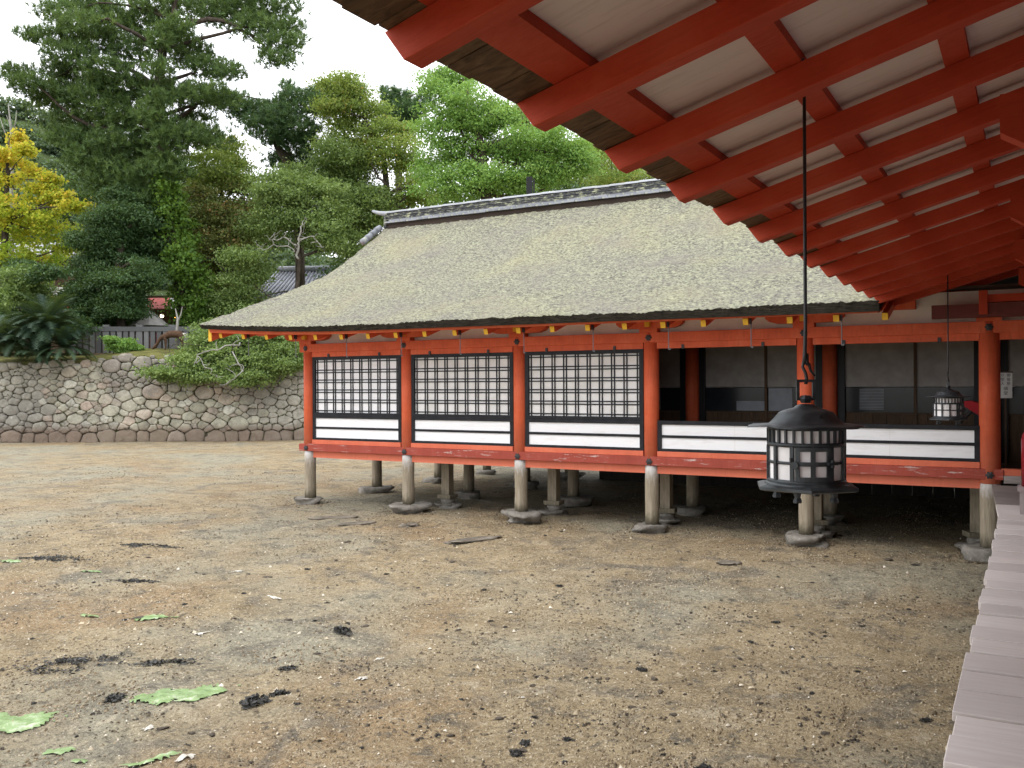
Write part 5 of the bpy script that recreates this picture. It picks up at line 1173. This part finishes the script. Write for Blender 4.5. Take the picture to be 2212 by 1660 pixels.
SW = [('largest bright green sea lettuce sheet lying on the near mud', -5.29, -8.83, .40, .22, 1.05, 'lettuce'), ('pale-edged green sea lettuce sheet cut by the left border', -5.85, -9.75, .42, .22, .9, 'lettuce'),
      ('small green sea lettuce strip beyond the large sheet', -7.32, -7.35, .26, .11, .5, 'lettuce'), ('tiny bright green weed scrap left of the strip', -8.07, -7.61, .17, .06, .4, 'lettuce'),
      ('dull green weed scrap near the bottom border', -5.09, -9.94, .13, .08, .5, 'lettuce'), ('narrow green weed leaf at the bottom border', -4.39, -9.80, .22, .05, .9, 'lettuce'), ('small green tuft of weed at the bottom left', -4.82, -10.0, .08, .05, .2, 'lettuce'),
      ('pale green weed scrap far left on the mud', -10.0, -6.2, .16, .07, .4, 'lettuce'), ('green fringe beside the far dark weed patch', -11.5, -6.35, .22, .06, .2, 'lettuce')]
for i, (lab, x, y, a, b, rz, mt) in enumerate(SW): sheet('sea_lettuce', lab, 'seaweed', x, y, a, b, rz, mt, 200 + i, 'green weed on the mud flat')
DK = [('largest black seaweed mat on the left of the mud', -6.70, -8.72, .40, .22, .9), ('narrow tail of the black mat trailing right', -6.02, -8.30, .28, .08, .7), ('dark grey weed mat far left on the mud', -11.17, -5.95, .55, .22, .3), ('slim dark weed patch below the far mat', -9.0, -6.3, .3, .1, .3), ('dark weed smear by the left border', -10.9, -4.6, .5, .12, .4)]
def weed_mat(label, x, y, a, b, rz, seed):
    q = np.random.default_rng(seed); n = int(900 * (a * b / .09) ** .5); P2 = q.normal(0, .5, (n * 3, 2)); keep = fbm(P2[:, 0] * 3 + 40, P2[:, 1] * 3 + 40, 3, seed) > -.03; P2 = P2[keep][:n]; n = len(P2)
    wx = x + P2[:, 0] * a * math.cos(rz) - P2[:, 1] * b * math.sin(rz); wy = y + P2[:, 0] * a * math.sin(rz) + P2[:, 1] * b * math.cos(rz)
    c = np.stack([wx - x, wy - y, ground_h(wx, wy) - GH(x, y) + q.uniform(.0, .03, n) * np.exp(-(P2 ** 2).sum(1))], 1)
    t1 = unit(n, q) * np.array([1, 1, .35]); t2 = np.cross(t1, unit(n, q)); sz = q.uniform(.010, .028, (n, 1))
    V2 = np.stack([c - t1 * sz, c + t2 * sz * .5, c + t1 * sz, c - t2 * sz * .5], 1).reshape(-1, 3)
    return tag(add('seaweed_mat', npmesh('seaweed_mat', V2, np.arange(4 * n).reshape(n, 4)), 'seaweed', None, (x, y, GH(x, y))), label, 'seaweed', kind='stuff')
for i, (lab, x, y, a, b, rz) in enumerate(DK): weed_mat(lab, x, y, a, b, rz, 240 + i)
WS = [(-4.3, -7.79, .10, .04), (-4.22, -9.65, .10, .04), (-4.5, -7.3, .07, .03), (-6.9, -6.1, .18, .04), (-2.2, -8.9, .07, .03), (-1.7, -9.4, .06, .02), (-2.9, -7.6, .05, .02), (-4.9, -9.4, .06, .03), (-6.5, -7.5, .14, .04), (-3.3, -10.1, .06, .03), (-1.2, -9.3, .09, .03), (-8.4, -5.2, .16, .05)]
for i, (x, y, a, b) in enumerate(WS): sheet('bleached_scrap', 'small bleached shell or weed scrap on the open mud', 'scrap', x, y, a, b, rg.uniform(0, 3), 'scrap', 260 + i, 'bleached scraps on the mud', .008)
# clumps
def clump_mesh(seed):
    q = np.random.default_rng(seed); n = 150; d = unit(n, q); d[:, 2] = np.abs(d[:, 2]) * .55; c = d * (q.random((n, 1)) ** .45) * np.array([1, .8, .75])
    t1 = unit(n, q); t2 = np.cross(t1, unit(n, q)); sz = q.uniform(.12, .32, (n, 1))
    V2 = np.stack([c - t1 * sz, c + t2 * sz * .6, c + t1 * sz, c - t2 * sz * .6], 1).reshape(-1, 3); return npmesh('clump', V2, np.arange(4 * n).reshape(n, 4))
cms = [clump_mesh(300 + k) for k in range(5)]; cml = [rock_mesh(1, .75, .5, 330 + k, 12, .5, False) for k in range(5)]
for c in cms: c.materials.append(M['seaweed'])
for c in cml: c.materials.append(M['lump'])
spots = [(-4.64, -8.66, .13), (-4.62, -8.42, .10), (-5.32, -6.83, .15), (-5.63, -9.12, .11), (-5.0, -7.92, .09), (-4.40, -9.9, .05), (-1.95, -9.75, .09), (-2.7, -9.2, .06), (-2.45, -8.5, .07), (-1.3, -8.2, .08)]
while len(spots) < 260:
    d = 3.2 + 11.5 * rg.random() ** 1.2 ; u = rg.uniform(-40, 2050)
    p = CAM + FWD * d + RIGHT * ((u - 1106) / FPX * d)
    if p[0] > .1 or p[1] > -.5: continue
    spots.append((p[0], p[1], rg.uniform(.012, .04) * (1 + .5 * (rg.random() < .15))))
for i, (x, y, s) in enumerate(spots):
    dark = i < 10 or rg.random() < .45
    o = add('seaweed_clump' if dark else 'mud_lump', (cms if dark else cml)[i % 5], None, None, (x, y, GH(x, y) + s * .05), (0, 0, rg.uniform(0, 6)), (s, s * rg.uniform(.7, 1.1), s * rg.uniform(.45, .8)))
    if i < 10:
        tag(o, ['black weed clump with green leaf, nearer of two at centre left', 'black weed clump just beyond the green-tipped one', 'isolated oval black weed clump right of centre left', 'black weed knot beside the largest green sheet', 'dark weed knot between the pair and the oval clump', 'little dark clump near the bottom border', 'dark round weed clump at the bottom under the lantern', 'dark weed clump left of the bottom round one', 'dark clump on the mud below the lantern', 'dark hollow-looking clump near the boardwalk'][i], 'seaweed', 'seaweed clumps on the mud')
    elif dark: tag(o, 'small dark knot of seaweed scattered on the mud', 'seaweed', 'seaweed clumps on the mud')
    else: tag(o, 'small brown mud cast scattered on the flat', 'mud lump', 'mud casts on the flat')
# flat stones
for i, (lab, x, y, a, b) in enumerate([('flat grey stone in front of the second lantern-side stilt', -3.0, -1.9, .3, .1), ('thin stone ledge in front of the first bay', -10.3, -1.1, .45, .08), ('thin stone ledge right of the first ledge', -9.5, -1.5, .4, .07), ('low rock ridge before the middle stilt', -6.9, -1.9, .5, .08), ('small flat stone by the third stilt', -8.6, -1.25, .2, .08)]):
    tag(add('flat_stone', rock_mesh(a * .8, b * 1.5, .035, 400 + i, rough=.6), 'flat_stone', None, (x, y, GH(x, y) + .004), (0, 0, .5 + .2 * i)), lab, 'stone')
# shell grit and pebbles: nobody could count it
n = 16000; d = 3 + 14 * rg.random(n) ** 1.3; u = rg.uniform(-100, 2250, n); px_ = CAM[0] + FWD[0] * d + RIGHT[0] * (u - 1106) / FPX * d; py_ = CAM[1] + FWD[1] * d + RIGHT[1] * (u - 1106) / FPX * d
s = rg.uniform(.003, .011, n) * (1 + 1.5 * (rg.random(n) < .05)); z_ = ground_h(px_, py_) + s * .3; c = np.stack([px_, py_, z_], 1)
off = np.array([(1, 0, 0), (-.5, .86, 0), (-.5, -.86, 0), (0, 0, .9)]); V = (c[:, None, :] + (off[None] + rg.normal(0, .25, (n, 4, 3))) * s[:, None, None]).reshape(-1, 3)
b = np.arange(n)[:, None] * 4; Fq = np.concatenate([b + np.array([[0, 1, 3]]), b + np.array([[1, 2, 3]]), b + np.array([[2, 0, 3]])])
t = NT('grit'); at = t.n.new('ShaderNodeAttribute'); at.attribute_name = 'tint'; t.color(t.ramp(at.outputs['Fac'], [(0, (.055, .048, .04)), (.4, (.21, .16, .10)), (.75, (.45, .38, .27)), (1, (.62, .57, .49))])).rough(.8, .2); M['grit'] = t.m
tn = rg.random(n); tag(add('shell_grit', npmesh('grit', V, Fq, np.concatenate([tn, tn, tn])), 'grit'), 'fine shell grit and pebbles strewn over the near mud', 'grit', kind='stuff')

# mud crumbs and shreds of weed, clustered
def crumbs(name, label, cat, n, smin, smax, tlo, thi, seed, thr, flat_, rmax=14):
    q = np.random.default_rng(seed); d = 3 + rmax * q.random(n * 4) ** 1.5; u = q.uniform(-120, 2260, n * 4)
    px2 = CAM[0] + FWD[0] * d + RIGHT[0] * (u - 1106) / FPX * d; py2 = CAM[1] + FWD[1] * d + RIGHT[1] * (u - 1106) / FPX * d
    den = fbm(px2 * 1.3 + 500, py2 * 1.3 + 500, 4, seed) + .35 * fbm(px2 * 7 + 300, py2 * 7 + 300, 2, seed + 3); ok = (den + q.uniform(-.12, .12, n * 4) > thr) & (px2 < .15)
    px2, py2, d = px2[ok][:n], py2[ok][:n], d[ok][:n]; n = len(px2)
    sz = q.uniform(smin, smax, n) * q.uniform(.5, 1, n); c = np.stack([px2, py2, ground_h(px2, py2) + sz * .1], 1)
    ang = np.arange(5) * 2 * np.pi / 5; base = np.stack([np.cos(ang), np.sin(ang), np.zeros(5) - .3], 1); top = np.stack([np.cos(ang + .6) * .55, np.sin(ang + .6) * .55, np.full(5, flat_)], 1)
    shp = np.concatenate([base, top, [[0, 0, flat_ * 1.25]]]); V2 = (c[:, None, :] + (shp[None] * q.uniform(.7, 1.3, (n, 1, 3)) + q.normal(0, .14, (n, 11, 3))) * sz[:, None, None]).reshape(-1, 3)
    f3 = []
    for k in range(5): f3 += [(k, (k + 1) % 5, 5 + (k + 1) % 5), (k, 5 + (k + 1) % 5, 5 + k), (5 + k, 5 + (k + 1) % 5, 10)]
    F2 = (np.arange(n)[:, None, None] * 11 + np.array(f3)[None]).reshape(-1, 3); ti = np.repeat(np.clip(q.uniform(tlo, thi, n), 0, 1), 15)
    tag(add(name, npmesh(name, V2, F2, ti), 'grit'), label, cat, kind='stuff')
crumbs('mud_crumbs', 'brown crumbs of mud roughening the tidal flat', 'mud', 30000, .007, .020, .2, .62, 501, .05, .5, 24)
crumbs('dark_crumbs', 'dark specks of weed and mud gathered in patches on the flat', 'mud', 12000, .008, .024, .0, .2, 511, .15, .4, 24)
crumbs('pale_crumbs', 'pale sandy crumbs over the lighter patches of the flat', 'mud', 14000, .006, .014, .5, .8, 521, .04, .5, 22)

# dark barnacle and shell crumbs, added around the footings as contact shadow
q = np.random.default_rng(531); cx = []
for px in PX:
    for _ in range(130):
        a_ = q.uniform(0, 6.28); r2 = .30 + abs(q.normal(0, .16)); cx.append((px + r2 * math.cos(a_) * 1.1, .12 + r2 * math.sin(a_)))
cx = np.array(cx); n = len(cx); sz2 = q.uniform(.008, .026, n); c = np.stack([cx[:, 0], cx[:, 1], ground_h(cx[:, 0], cx[:, 1]) + sz2 * .2], 1)
V2 = (c[:, None, :] + (off[None] + q.normal(0, .25, (n, 4, 3))) * sz2[:, None, None]).reshape(-1, 3); b4 = np.arange(n)[:, None] * 4
tn2 = q.random(n) * .45; tag(add('footing_shade_crumbs', npmesh('footing_shade_crumbs', V2, np.concatenate([b4 + np.array([[0, 1, 3]]), b4 + np.array([[1, 2, 3]]), b4 + np.array([[2, 0, 3]])]), np.concatenate([tn2] * 3)), 'grit'), 'dark crumbs of barnacle and shell standing in for contact shadow around the hall footings', 'grit', kind='stuff')
